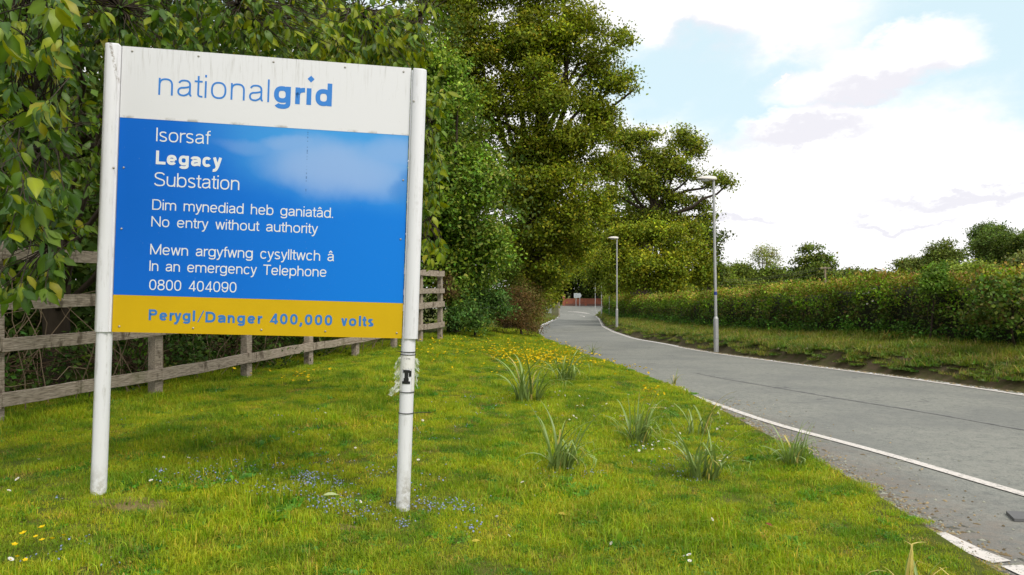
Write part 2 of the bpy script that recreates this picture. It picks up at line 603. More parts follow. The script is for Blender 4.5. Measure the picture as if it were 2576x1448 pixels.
def z_bank(x, y):
    o = x - x_right(y)
    jag = 0.06 * math.sin(y * 3.1) + 0.03 * math.sin(y * 7.7 + 1) + 0.08 * math.sin(y * 1.13)
    h = float(np.interp(max(0, o - 0.12 - jag * 0.6), [a for a, b in _BK], [b for a, b in _BK]))
    h *= 0.75 + 0.25 * sstep(10, 22, y)
    fade = 1 - sstep(128, 140, y)
    return z_road(y) + 0.01 + h * (0.15 + 0.85 * fade) + 0.03 * math.sin(x * 2.3 + y) * min(1, o) + 0.02 * math.sin(y * 4.1 + x * 5) * min(1, max(o, 0) * 3)


def z_ground(x, y):
    if x < x_left(y): return z_lawn(x, y)
    if x > x_right(y): return z_bank(x, y)
    return z_road(y)


def spot(px, py):
    """where the sight line through (px, py) meets the ground"""
    d = 3.0
    while d < 60:
        p = at(px, py, d)
        if p.z <= z_ground(p.x, p.y):
            return p.x, p.y, z_ground(p.x, p.y)
        d += 0.02 + d * 0.001
    return p.x, p.y, z_ground(p.x, p.y)


rows = sorted(set([-60, -40, -25, -15, -8, -4] + [round(-2 + 0.5 * i, 2) for i in range(0, 70)] + list(range(33, 60, 1)) + list(range(60, 136, 3)) +
                  [135, 137, 139, 140.5, 142, 144, 146, 148, 151, 154, 158, 162, 166, 170]))


def strip(name, xs_of_row, zf, mat):
    V, F = [], []
    for y in rows:
        for x in xs_of_row(y):
            V.append((x, y, zf(x, y)))
    n = len(xs_of_row(0))
    for i in range(len(rows) - 1):
        for j in range(n - 1):
            a = i * n + j
            F.append((a, a + 1, a + n + 1, a + n))
    o = link(name, np_mesh(name, V, F, smooth=True), mat=mat)
    return tag(o, kind='structure')


offs_l = [300, 120, 60, 35, 24, 18, 15, 13] + [12 - 0.5 * i for i in range(0, 22)] + [0.9, 0.7, 0.55, 0.4, 0.28, 0.15, 0.0]
offs_r = [0, 0.1, 0.2, 0.3, 0.4, 0.5, 0.65, 0.8, 1.0, 1.3, 1.7, 2.1, 2.6, 3.2, 4, 5, 7, 10, 16, 30, 60, 120, 300]
lawn_o = strip('lawn', lambda y: [x_left(y) - a for a in offs_l], z_lawn, MAT_LAWN_SOIL)
bank_o = strip('roadside_bank', lambda y: [x_right(y) + a for a in offs_r], z_bank, MAT_BANK_SOIL)
road_o = strip('road', lambda y: [x_left(y) + (x_right(y) - x_left(y)) * i / 10 for i in range(11)], lambda x, y: z_road(y), MAT_ROAD)
# the land beyond the junction, out to the horizon
V = [(x, y, -2.0 - 0.02 + (y - 170) * 0.003) for y in (169.9, 300, 700, 1600) for x in (-1500, -300, 0, 300, 1500)]
F = [(i * 5 + j, i * 5 + j + 1, i * 5 + j + 6, i * 5 + j + 5) for i in range(3) for j in range(4)]
tag(link('field', np_mesh('field', V, F), mat=MAT_LAWN_SOIL), kind='structure')
for sx in (-1, 1):
    V = [(sx * 290, -60, -1), (sx * 1500, -60, -1), (sx * 1500, 170, -2), (sx * 290, 170, -2.2)]
    tag(link('field', np_mesh('field', V, [(0, 1, 2, 3)]), mat=MAT_LAWN_SOIL), kind='structure')


# road markings: thin sheets 5 mm above the asphalt
def marking(path, w, name='road_marking', lift=0.009):
    V, F = [], []
    for i, (x, y) in enumerate(path):
        a = path[max(i - 1, 0)]
        b = path[min(i + 1, len(path) - 1)]
        t_ = Vector((b[0] - a[0], b[1] - a[1])).normalized()
        n = Vector((-t_.y, t_.x)) * w / 2
        for s in (-1, 1):
            V.append((x + s * n.x, y + s * n.y, z_road(y + s * n.y) + lift))
        if i:
            F.append((2 * i - 2, 2 * i - 1, 2 * i + 1, 2 * i))
    return tag(link(name, np_mesh(name, V, F), mat=MAT_LINE), kind='structure')


def dense(pts, step=0.4):
    """smooth curve through pts, sampled along y"""
    ys = [p[1] for p in pts]
    y0, y1 = ys[0], ys[-1]
    n = max(2, int(abs(y1 - y0) / step))
    tab = [(y, x) for x, y in pts]
    if y0 > y1: tab = tab[::-1]
    out = []
    for i in range(n + 1):
        y = y0 + (y1 - y0) * i / n
        out.append((interp(tab, min(max(y, min(y0, y1) + 0.0), max(y0, y1)), 0.45), y))
    return out


marking([(x_right(y) - 0.17, y) for y in np.arange(-20, 134, 0.5)], 0.125)
marking(dense([(6.9, -4), (5.55, 2.0), (4.4, 6.37), (4.2, 7.3), (4.04, 8.06), (3.76, 8.9), (3.44, 9.93), (3.37, 10.6), (3.2, 11.7), (3.1, 12.6), (2.9, 15)], 0.3), 0.125)
marking([(x_left(y) + 0.2, y) for y in np.arange(50, 96, 1.0)], 0.13)
marking([(3.06, 5.34), (3.10, 4.95), (3.15, 4.76)], 0.15)
marking([(3.17, 4.70), (3.22, 4.3), (3.30, 3.8), (3.36, 3.4)], 0.15)
# markings at the junction
for i in range(6):
    x0 = 6.0 + i * 1.55
    marking([(x0, 137.5 - i * 0.2), (x0 + 0.9, 137.2 - i * 0.2)], 0.3)
marking([(11.0, 146), (12.5, 143), (14.2, 139)], 0.35)
marking([(12.2, 146), (13.4, 143), (14.6, 139)], 0.3)
marking([(11.5, 118), (11.8, 121), (11.5, 125)], 0.25)
for x0 in (4, 8, 16, 21):
    marking([(x0, 150), (x0 + 2.2, 150)], 0.22)

seam = marking(dense([(6.9, 8.3), (6.5, 9.4), (6.1, 10.8), (5.43, 12.4), (4.55, 15.3), (4.2, 17.0)], 0.2), 0.045, 'tar_seam', 0.005)
m_, t_ = new_mat('tar')
n_ = t_.noise(wpos(t_), 5.0, 5, 0.7)
seam.data.materials[0] = finish(m_, t_, t_.mix(t_.ramp(n_, 0.4, 0.62), (0.19, 0.19, 0.18), (0.10, 0.10, 0.105)), 0.8)

# ------------------------------------------------------------------ vegetation tools
G_YEL = (0.225, 0.255, 0.016)
G_MID = (0.115, 0.165, 0.014)
G_DRK = (0.055, 0.095, 0.014)
G_BLU = (0.075, 0.145, 0.030)
G_BRN = (0.17, 0.095, 0.035)


def leaf_cards(C, size, up=0.35, cols=None, aspect=0.6, rs=rng, squash=None, droop=0.0, bias=None):
    """one folded four-point leaf at each centre C (n,3) -> V, F, colours"""
    n = len(C)
    d = rs.normal(size=(n, 3))
    d[:, 2] -= droop
    d /= np.linalg.norm(d, axis=1)[:, None]
    nr = rs.normal(size=(n, 3))
    nr[:, 2] += up * 3
    if bias is not None: nr = nr * 0.75 + bias
    w = np.cross(d, nr)
    w /= np.linalg.norm(w, axis=1)[:, None] + 1e-9
    nn = np.cross(w, d)
    s = (size * rs.uniform(0.65, 1.3, n))[:, None]
    b = C - d * s * 0.5
    tip = C + d * s * 0.5
    mid = C + nn * s * 0.12
    l = mid + w * s * aspect * 0.5
    r = mid - w * s * aspect * 0.5
    V = np.stack([b, l, tip, r], axis=1).reshape(-1, 3)
    i0 = np.arange(n)[:, None] * 4
    F = np.concatenate([i0 + np.array([[0, 1, 2]]), i0 + np.array([[0, 2, 3]])], axis=1).reshape(-1, 3)
    return V, F, np.repeat(cols, 4, axis=0)


def tints(n, base, jit=0.25, rs=rng):
    base = np.asarray(base)
    if base.ndim == 1:
        base = np.repeat(base[None], n, 0)
    g = rs.normal(0, jit, (n, 1))
    h = rs.normal(0, jit * 0.4, (n, 3))
    return np.clip(base * np.exp(g + h), 0.002, 0.7)


def tubes_mesh(paths, n=5):
    """many tapered tubes in one mesh: paths = [(pts(k,3), radii(k))]"""
    V, F = [], []
    b = 0
    for pts, rad in paths:
        pts = np.asarray(pts, float)
        k = len(pts)
        t_ = np.gradient(pts, axis=0)
        t_ /= np.linalg.norm(t_, axis=1)[:, None] + 1e-9
        a = np.array([0.31, 0.17, 0.93]) if abs(t_[0, 2]) < 0.9 else np.array([0.9, 0.3, 0.1])
        u = np.cross(t_, a)
        u /= np.linalg.norm(u, axis=1)[:, None] + 1e-9
        w = np.cross(t_, u)
        ang = np.arange(n) * 2 * PI / n
        ring = pts[:, None, :] + (u[:, None, :] * np.cos(ang)[None, :, None] + w[:, None, :] * np.sin(ang)[None, :, None]) * np.asarray(rad)[:, None, None]
        V.append(ring.reshape(-1, 3))
        for i in range(k - 1):
            for j in range(n):
                j2 = (j + 1) % n
                F.append((b + i * n + j, b + i * n + j2, b + (i + 1) * n + j2, b + (i + 1) * n + j))
        b += k * n
    return np.concatenate(V), np.array(F)


def bend(p, q, k=6, amp=0.12, rs=rng, sag=0.0):
    p, q = np.asarray(p, float), np.asarray(q, float)
    L = np.linalg.norm(q - p)
    ts = np.linspace(0, 1, k)
    out = p + (q - p) * ts[:, None]
    off = np.cumsum(rs.normal(0, 1, (k, 3)), axis=0) * amp * L / k
    off -= ts[:, None] * off[-1]
    off[:, 2] += sag * L * np.sin(ts * PI)
    return out + off * (ts * (1 - ts) * 4)[:, None] ** 0.5


def blob(px, py, d, rx, ry, rd=None, w=1.0):
    c = at(px, py, d)
    k = d / 1860
    return (np.array(c), np.array([rx * k, (rd if rd else rx) * k, ry * k]), w)


def tree(name, label, base, blobs, n_cl, per, leaf, cr, cols, trunk_r=0.3, fork=0.35, cat='tree', group=None, seed=1, jit=0.22,
         shell=2.0, branches=140, mat=None, bark=None, aspect=0.6, up=0.35, flat=0.7, topcol=None, twigs=True):
    """trunk and limbs reaching into crown lobes; leaves hang in clusters on the twig ends"""
    rs = np.random.default_rng(seed)
    base = np.array(base, float)
    root = empty(name, tuple(base), 0, label, cat, group)
    ws = np.array([b[2] * b[1][0] * b[1][2] for b in blobs])
    ws /= ws.sum()
    idx = rs.choice(len(blobs), n_cl, p=ws)
    d = rs.normal(size=(n_cl, 3))
    d /= np.linalg.norm(d, axis=1)[:, None]
    r = rs.uniform(0.03, 1, n_cl) ** (1 / shell)
    BC = np.array([b[0] for b in blobs])
    BR = np.array([b[1] for b in blobs])
    NS = 8
    sd_ = rs.normal(size=(len(blobs), NS, 3))
    sd_ /= np.linalg.norm(sd_, axis=2)[..., None]
    SC = BC[:, None, :] + sd_ * rs.uniform(0.40, 0.98, (len(blobs), NS, 1)) * BR[:, None, :]
    SR = BR[:, None, :] * rs.uniform(0.24, 0.50, (len(blobs), NS, 1)) * np.array([1.15, 1.15, 0.75])
    si = rs.integers(0, NS, n_cl)
    loose = rs.uniform(size=n_cl) < 0.26
    C = np.where(loose[:, None], BC[idx] + d * (r * 0.85)[:, None] * BR[idx], SC[idx, si] + d * r[:, None] * SR[idx, si])
    subtone = np.exp(rs.normal(0, 0.16, (len(blobs), NS, 1)))
    C[:, 2] = np.maximum(C[:, 2], base[2] + 0.1)
    ctop = BC[:, 2].max() * 0.6 + BC[:, 2].mean() * 0.4
    top = base + (np.array([BC[:, 0].mean(), BC[:, 1].mean(), max(ctop, base[2] + 1)]) - base)
    T = bend(base - base, (top - base) * 1.0, 9, 0.05, rs)
    rad = trunk_r * (1 - np.linspace(0, 1, 9) * 0.8)
    rad[0] *= 1.35
    tv, tf = tubes_mesh([(T, rad)], 9)
    link('trunk', np_mesh('trunk', tv, tf, smooth=True), root, bark or MAT_BARK)
    paths = []
    limbs = []
    for bi in range(len(blobs)):
        f = rs.uniform(fork, 0.9)
        hh = min(max((BC[bi, 2] - base[2]) * 0.75 / max(top[2] - base[2], 0.5), fork), 0.95)
        i0 = int(round(min(f, hh) * 8))
        P = bend(T[i0], BC[bi] - base, 7, 0.28, rs, 0.05)
        r0 = rad[i0] * 0.55
        paths.append((P, np.linspace(r0, r0 * 0.3, 7)))
        limbs.append((P, r0))
    sub = rs.permutation(n_cl)[:branches]
    for ci in sub:
        P, r0 = limbs[idx[ci]]
        q = C[ci] - base
        j = int(np.argmin(np.linalg.norm(P - q, axis=1) + np.arange(7)[::-1] * 0.12 * np.linalg.norm(P[-1] - P[0]) / 6))
        B = bend(P[j], q, 5, 0.3, rs)
        rb = max(0.008, r0 * (0.45 - 0.04 * j) * 0.6)
        paths.append((B, np.linspace(rb, max(rb * 0.25, 0.004), 5)))
    bv, bf = tubes_mesh(paths, 5)
    link('branches', np_mesh('branches', bv, bf, smooth=True), root, bark or MAT_BARK)
    n = n_cl * per
    cc = np.repeat(C - base, per, axis=0)
    crs = (cr * rs.uniform(0.5, 1.35, n_cl))
    off = rs.normal(0, 1, (n, 3)) * np.repeat(crs, per)[:, None] * np.array([0.5, 0.5, 0.5 * flat])
    cols = np.asarray(cols, float)
    if cols.ndim == 1: cols = cols[None]
    pick = rs.choice(len(cols), n_cl)
    cbase = tints(n_cl, cols[pick], jit, rs)
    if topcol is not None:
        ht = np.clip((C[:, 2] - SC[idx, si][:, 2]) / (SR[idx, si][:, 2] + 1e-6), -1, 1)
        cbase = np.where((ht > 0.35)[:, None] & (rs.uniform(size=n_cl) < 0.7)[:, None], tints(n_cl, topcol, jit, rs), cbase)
    cbase = cbase * subtone[idx, si]
    lc = tints(n, np.repeat(cbase, per, 0), 0.08, rs)
    o1 = (C - SC[idx, si]) / SR[idx, si]
    o1 /= np.linalg.norm(o1, axis=1)[:, None] + 1e-6
    o2 = off / (np.linalg.norm(off, axis=1)[:, None] + 1e-6)
    V, F, c = leaf_cards(cc + off, leaf, up, lc, aspect, rs, bias=np.repeat(o1, per, 0) * 1.1 + o2 * 0.9)
    cro = link('crown', np_mesh('crown', V, F, c), root, mat or MAT_LEAF)
    cro['kind'] = 'stuff'
    return root


# ------------------------------------------------------------------ THE INFORMATION SIGN
sign = empty('information_sign', (-2.9698, 5.42, -0.0177), 0,
             'large white framed sign on two leaning white posts, blue and yellow panel with substation wording', 'sign')
sign.rotation_euler = (0.0002, 0.0328, 0.15)
PW = 2.0963


def plate(name, x0, x1, z0, z1, mat, y=0.0, th=0.004, parent=sign):
    mb = MB()
    mb.box(x0, x1, y, y + th, z0, z1)
    return mb.build(name, mat, parent)


plate('header_panel', -0.004, PW + 0.006, 2.789, 3.315, MAT_WHITE, -0.002, 0.03)
plate('blue_panel', -0.004, PW + 0.004, 1.4845, 2.7882, MAT_BLUE, -0.001, 0.03)
plate('warning_panel', -0.004, PW + 0.004, 1.211, 1.4840, MAT_YELLOW, -0.002, 0.03)
plate('frame_rail', 0, PW, 3.0, 3.06, MAT_GALV, 0.032, 0.04)
plate('frame_rail', 0, PW, 1.5, 1.56, MAT_GALV, 0.032, 0.04)


def sleeve(xc, side, z1):
    """flat-faced sleeve with a rounded outer edge and a thin channel strip beside the panel"""
    w, dep = 0.105, 0.10
    prof = []
    # inner edge square, outer edge rounded
    xi, xo = xc + side * -w / 2, xc + side * w / 2
    yf, yb = -0.036, dep - 0.022
    r = 0.045
    prof += [(xi, yf)]
    for k in range(9):
        a = -PI / 2 + k * PI / 2 / 8
        prof.append((xo - side * r + side * r * math.cos(a), yf + r + r * math.sin(a)))
    for k in range(9):
        a = k * PI / 2 / 8
        prof.append((xo - side * r + side * r * math.cos(a), yb - r + r * math.sin(a)))
    prof += [(xi, yb)]
    if side < 0: prof = prof[::-1]
    mb = MB()
    rs_ = []
    for z, k in ((1.211, 1), (z1 - 0.012, 1), (z1 - 0.004, 0.985), (z1, 0.95)):
        rs_.append([(xc + (x - xc) * k, 0.028 + (y - 0.028) * k, z) for x, y in prof])
    mb.rings(rs_, True, True)
    o = mb.build('post_sleeve', MAT_SLEEVE, sign)
    mb = MB()
    xs = xi
    mb.box(min(xs, xs - side * 0.013), max(xs, xs - side * 0.013) - 0.001, -0.012, 0.05, 1.2112, z1 - 0.012)
    mb.build('channel_strip', MAT_SLEEVE, sign)
    return o


sleeve(-0.0725, -1, 3.322)
sleeve(2.171, 1, 3.308)
for xc, zb in ((-0.066, -0.35), (2.152, -0.5)):
    mb = MB()
    mb.tube([(xc, 0.028, zb), (xc, 0.028, 1.3)], 0.0545, 32)
    mb.build('post', MAT_SLEEVE, sign)
scr = MB()
scr.rings([[(0.0085 * k * math.cos(a), -y, 0.0085 * k * math.sin(a)) for a in [i * PI / 5 for i in range(10)]] for k, y in ((1.0, 0), (0.9, 0.003), (0.45, 0.0055))], True, True)
scr_me = scr.mesh('screw', MAT_SCREW)
screws = [(x, 3.285 - 0.003, -0.002) for x in (0.065, 0.53, 1.07, 1.60, 2.045)] + [(x, 1.252, -0.002) for x in (0.045, 0.56, 1.05, 1.52, 2.06)] + \
         [(0.035, 2.42, -0.001), (0.035, 1.97, -0.001), (2.07, 2.44, -0.001), (2.065, 1.98, -0.001), (-0.02, 2.41, -0.0365), (2.13, 3.05, -0.0365)]
for x, z, y in screws:
    o = link('screw', scr_me, sign)
    o.location = (x, y, z)

# ---- drawn letters: strokes of even width, after the sign's plain grotesque
XH = 0.73


def arc(cx, cy, rx, ry, a0, a1, n=14, p=2.45):
    out = []
    for i in range(n + 1):
        a = math.radians(a0 + (a1 - a0) * i / n)
        c, s = math.cos(a), math.sin(a)
        out.append((cx + rx * math.copysign(abs(c) ** (2 / p), c), cy + ry * math.copysign(abs(s) ** (2 / p), s)))
    return out


def glyph(ch, w):
    h = w / 2
    X = XH
    if ch in 'nhmru':
        if ch == 'n' or ch == 'h':
            Wd = 0.50
            ry = 0.27
            return [[(h, 0), (h, 1 if ch == 'h' else X)], [(h, X - 0.30)] + arc(Wd / 2, X - h - ry, Wd / 2 - h, ry, 176, 0) + [(Wd - h, 0)]], Wd
        if ch == 'm':
            Wd = 0.84
            hw = Wd / 2
            ry = 0.24
            q = (hw - h) / 2
            return [[(h, 0), (h, X)], [(h, X - 0.28)] + arc(h + q, X - h - ry, q, ry, 176, 0) + [(hw, 0)], [(hw, X - 0.28)] + arc(hw + q, X - h - ry, q, ry, 176, 0) + [(Wd - h, 0)]], Wd
        if ch == 'r':
            return [[(h, 0), (h, X)], [(h, X - 0.33)] + arc(0.30, X - h - 0.26, 0.30 - h, 0.26, 178, 88, 9)], 0.30
        if ch == 'u':
            Wd = 0.50
            ry = 0.27
            return [[(Wd - h, 0), (Wd - h, X)], [(h, X)] + arc(Wd / 2, h + ry, Wd / 2 - h, ry, 180, 356) + [(Wd - h, 0.30)]], Wd
    if ch in 'aâ':
        Wd = 0.50
        xr = 0.43
        g = [arc(0.245, X - h - 0.19, xr - 0.245, 0.19, 165, 0, 12) + [(xr, 0.15)] + arc(xr + 0.07, 0.15, 0.07, 0.15 - h, 180, 262, 6),
             [(xr, X - 0.27), (xr - 0.04, X - 0.31), (xr - 0.12, X - 0.335), (0.22, X - 0.355)] + arc(0.22, 0.205, 0.22 - h, X - 0.355 - 0.205, 95, 180, 6) + arc(0.215, 0.20, 0.215 - h, 0.20 - h, 184, 275, 8) + [(0.31, h + 0.035), (0.39, 0.14), (xr, 0.26)]]
        if ch == 'â': g.append([(0.12, X + 0.10), (0.24, X + 0.24), (0.36, X + 0.10)])
        return g, Wd
    if ch in 'odbpqgce':
        Wd = 0.54
        cx, cy, rx, ry = Wd / 2, X / 2, Wd / 2 - h, X / 2 - h + 0.008
        if ch == 'o': return [arc(cx, cy, rx, ry, 0, 360, 40)], Wd
        if ch == 'c': return [arc(0.255, cy, 0.255 - h, ry, 38, 322, 30)], 0.49
        if ch == 'e': return [[(h, cy + 0.0), (Wd - h - 0.01, cy + 0.0)], arc(cx, cy, rx, ry, 0, 325, 34)], Wd
        if ch == 'd': return [[(Wd - h, 0), (Wd - h, 1)], arc(cx - 0.01, cy, rx - 0.0, ry, 0, 360, 36)], Wd
        if ch == 'b': return [[(h, 0), (h, 1)], arc(cx + 0.01, cy, rx, ry, 0, 360, 36)], Wd
        if ch == 'p': return [[(h, -0.26), (h, X)], arc(cx + 0.01, cy, rx, ry, 0, 360, 36)], Wd
        if ch == 'g': return [[(Wd - h, X)] + [(Wd - h, 0.0)] + arc(cx - 0.0, 0.0, rx, 0.25 - h, 0, -160, 14), arc(cx - 0.01, cy + 0.01, rx, ry - 0.01, 0, 360, 36)], Wd
    if ch == 's':
        Wd = 0.44
        cx = Wd / 2
        t1 = arc(cx, X * 0.74 - 0.0, cx - h - 0.01, X * 0.26 - h + 0.01, 25, 250, 14)
        t2 = arc(cx, X * 0.25, cx - h, X * 0.25 - h + 0.01, 70, -160, 14)
        return [t1 + t2], Wd
    if ch == 'S':
        Wd = 0.62
        cx = Wd / 2
        return [arc(cx, 0.755, cx - h - 0.02, 0.25 - h, 15, 250, 16) + arc(cx, 0.265, cx - h, 0.265 - h, 70, -168, 16)], Wd
    if ch == 't': return [[(0.13, 0.93), (0.13, 0.14)] + arc(0.13 + 0.12, 0.14, 0.12, 0.14 - h, 180, 280, 6), [(0, X - h), (0.27, X - h)]], 0.28
    if ch == 'f': return [[(0.12, 0), (0.12, 0.84)] + arc(0.12 + 0.13, 0.84, 0.13, 0.16 - h, 180, 85, 7), [(0, X - h), (0.27, X - h)]], 0.27
    if ch == 'i': return [[(h, 0), (h, X)], [(h, 0.89), (h, 1.0)]], w
    if ch == 'l' or ch == 'I': return [[(h, 0), (h, 1)]], w
    if ch == '\u0131': return [[(h, 0), (h, X)]], w
    if ch == 'y': return [[(h * 0.9, X), (0.245, 0.02)], [(0.49 - h * 0.9, X), (0.26, 0.05), (0.20, -0.12), (0.15, -0.215), (0.07, -0.235), (0.03, -0.225)]], 0.48
    if ch == 'v': return [[(h, X), (0.235, 0.0)], [(0.47 - h, X), (0.235, 0.0)]], 0.47
    if ch == 'w': return [[(h, X), (0.20, 0)], [(0.20, 0), (0.36, X)], [(0.36, X), (0.52, 0)], [(0.52, 0), (0.72 - h, X)]], 0.72
    if ch == 'L': return [[(h, 1), (h, h), (0.5, h)]], 0.50
    if ch == 'D': return [[(h, 1 - h)] + [(0.30, 1 - h)] + arc(0.30, 0.5, 0.68 - h - 0.30, 0.5 - h, 88, -88, 20) + [(0.30, h), (h, h), (h, 1)]], 0.68
    if ch == 'N': return [[(h, 0), (h, 1)], [(h, 1 - h * 0.6), (0.68 - h, h * 0.6)], [(0.68 - h, 0), (0.68 - h, 1)]], 0.68
    if ch == 'M': return [[(h, 0), (h, 1)], [(h, 1 - h), (0.40, 0.05)], [(0.40, 0.05), (0.80 - h, 1 - h)], [(0.80 - h, 0), (0.80 - h, 1)]], 0.80
    if ch == 'T': return [[(0, 1 - h), (0.60, 1 - h)], [(0.30, 0), (0.30, 1 - h)]], 0.60
    if ch == 'P': return [[(h, 0), (h, 1 - h), (0.33, 1 - h)] + arc(0.33, 0.72, 0.58 - h - 0.33, 0.28 - h, 88, -88, 14) + [(0.33, 0.44 + h), (h, 0.44 + h)]], 0.58
    if ch == '0': return [arc(0.27, 0.5, 0.27 - h, 0.5 - h, 0, 360, 40)], 0.54
    if ch == '8': return [arc(0.27, 0.75, 0.245 - h, 0.25 - h, 0, 360, 30), arc(0.27, 0.28, 0.27 - h, 0.28 - h, 0, 360, 30)], 0.54
    if ch == '9': return [arc(0.27, 0.67, 0.27 - h, 0.33 - h, 0, 360, 34), arc(0.27, 0.60, 0.27 - h, 0.60 - h, 10, -155, 20)], 0.54
    if ch == '4': return [[(0.54, 0.24), (h, 0.24), (0.40, 1 - h * 0.4)], [(0.40, 0), (0.40, 1)]], 0.54
    if ch == '.': return [[(h, 0), (h, w)]], w
    if ch == ',': return [[(h, w), (h, 0), (h * 0.3, -w * 0.8)]], w
    if ch == '/': return [[(0, -0.08), (0.30, 1.04)]], 0.30
    return [], 0.3


def ribbon(pts, w, y, V, F):
    pts = [p for i, p in enumerate(pts) if i == 0 or (abs(p[0] - pts[i - 1][0]) + abs(p[1] - pts[i - 1][1])) > 1e-6]
    closed = len(pts) > 4 and math.dist(pts[0], pts[-1]) < 1e-5
    if closed: pts = pts[:-1]
    n = len(pts)
    L, R = [], []
    for i, p in enumerate(pts):
        a = pts[i - 1] if (i > 0 or closed) else None
        b = pts[(i + 1) % n] if (i < n - 1 or closed) else None
        d1 = Vector((p[0] - a[0], p[1] - a[1])).normalized() if a else None
        d2 = Vector((b[0] - p[0], b[1] - p[1])).normalized() if b else None
        d1 = d1 or d2
        d2 = d2 or d1
        n1 = Vector((-d1.y, d1.x))
        n2 = Vector((-d2.y, d2.x))
        m_ = (n1 + n2)
        m_ = m_.normalized() if m_.length > 1e-4 else n1
        k = min(1 / max(m_.dot(n1), 0.35), 1.5)
        L.append((p[0] + m_.x * w / 2 * k, p[1] + m_.y * w / 2 * k))
        R.append((p[0] - m_.x * w / 2 * k, p[1] - m_.y * w / 2 * k))
    b0 = len(V)
    for l, r in zip(L, R):
        V.append((l[0], y, l[1]))
        V.append((r[0], y, r[1]))
    for i in range(n if closed else n - 1):
        j = (i + 1) % n
        F.append((b0 + 2 * i, b0 + 2 * i + 1, b0 + 2 * j + 1, b0 + 2 * j))


def lettering(text, x0, x1, z, cap, weight, mat, yb, space=0.42, gap_=0.075, extra=None):
    """text between x0 and x1 on baseline z with capital height cap; weight = stroke/cap"""
    glyphs, x = [], 0.0
    for i, ch in enumerate(text):
        if ch == ' ':
            x += space
            continue
        g, wd = glyph(ch, weight)
        k = 0.3 if ch in 'yvw' else 1.0
        glyphs.append((g, x))
        x += wd + gap_ * (0.45 if ch in 'rtfyvwTL' else 1.0)
        if i + 1 < len(text) and text[i + 1] in 'yvwt': x -= gap_ * 0.4
    tot = x - gap_
    sx = (x1 - x0) / tot
    V, F = [], []
    for gi, (g, gx) in enumerate(glyphs):
        for k, st in enumerate(g):
            pts = [(x0 + (px + gx) * sx, z + pz * cap) for px, pz in st]
            ribbon(pts, weight * cap, yb - 0.0012 - 0.00015 * k, V, F)
    if extra: extra(V, F, sx)
    me = bpy.data.meshes.new('lettering')
    me.from_pydata(V, [], F)
    me.update()
    return link('lettering', me, sign, mat)


lettering('national', 0.255, 1.049, 2.9735, 0.172, 0.078, MAT_LOGO, -0.002, gap_=0.135)


def words(text, x0, x1, z, cap, weight, mat, yb, space=0.46, gap_=0.075):
    """one line of text, each word its own part"""
    def width(t):
        x = 0.0
        for i, ch in enumerate(t):
            if ch == ' ':
                x += space
                continue
            x += glyph(ch, weight)[1] + gap_ * (0.45 if ch in 'rtfyvwTL' else 1.0)
            if i + 1 < len(t) and t[i + 1] in 'yvwt': x -= gap_ * 0.4
        return x
    sx = (x1 - x0) / (width(text) - gap_)
    pos = 0
    for wd in text.split(' '):
        a = x0 + width(text[:pos]) * sx
        lettering(wd, a, a + (width(wd) - gap_) * sx, z, cap, weight, mat, yb, space, gap_)
        pos += len(wd) + 1


def diamond(V, F, sx):
    b = len(V)
    cx, cz, r = 1.350, 3.172, 0.026
    V.extend([(cx - r, -0.0034, cz), (cx, -0.0034, cz - r), (cx + r, -0.0034, cz), (cx, -0.0034, cz + r)])
    F.append((b, b + 1, b + 2, b + 3))


lettering('gr\u0131d', 1.077, 1.517, 2.974, 0.174, 0.20, MAT_LOGO, -0.002, gap_=0.075, extra=diamond)
lettering('Isorsaf', 0.252, 0.630, 2.6285, 0.101, 0.092, MAT_LETTER, -0.001)
lettering('Legacy', 0.252, 0.721, 2.459, 0.101, 0.205, MAT_LETTER, -0.001, gap_=0.05)
lettering('Substation', 0.249, 0.855, 2.297, 0.103, 0.092, MAT_LETTER, -0.001)
words('Dim mynediad heb ganiatâd.', 0.242, 1.549, 2.1205, 0.078, 0.105, MAT_LETTER, -0.001)
words('No entry without authority', 0.240, 1.435, 1.996, 0.077, 0.105, MAT_LETTER, -0.001)
words('Mewn argyfwng cysylltwch â', 0.239, 1.566, 1.789, 0.079, 0.105, MAT_LETTER, -0.001)
words('In an emergency Telephone', 0.238, 1.514, 1.668, 0.077, 0.105, MAT_LETTER, -0.001)
words('0800 404090', 0.241, 0.860, 1.527, 0.078, 0.105, MAT_LETTER, -0.001)
lettering('Perygl', 0.243, 0.575, 1.304, 0.080, 0.205, MAT_LETTERB, -0.002, gap_=0.09)
lettering('/', 0.592, 0.632, 1.304, 0.078, 0.10, MAT_LETTERB, -0.002)
words('Danger 400,000 volts', 0.642, 1.884, 1.298, 0.080, 0.205, MAT_LETTERB, -0.002, gap_=0.10, space=0.42)

# torn poster in clear plastic wrapped round the right post, with its cable ties
SM = sign.matrix_basis.copy() if False else (Matrix.Translation(sign.location) @ Euler(sign.rotation_euler).to_matrix().to_4x4())
PC = (2.152, 0.028)


def on_post(ang, z, r=0.0575):
    """point on the right-hand post: ang 0 faces the road camera, positive to the right"""
    return (PC[0] + r * math.sin(ang), PC[1] - r * math.cos(ang), z)


poster = empty('torn_poster', SM @ Vector(on_post(0, 0.8)), 0, 'torn weathered paper poster in clear plastic tied round the right post of the sign', 'poster')
poster.rotation_euler = sign.rotation_euler
PM = SM.inverted() @ SM
off0 = Vector(on_post(0, 0.8))


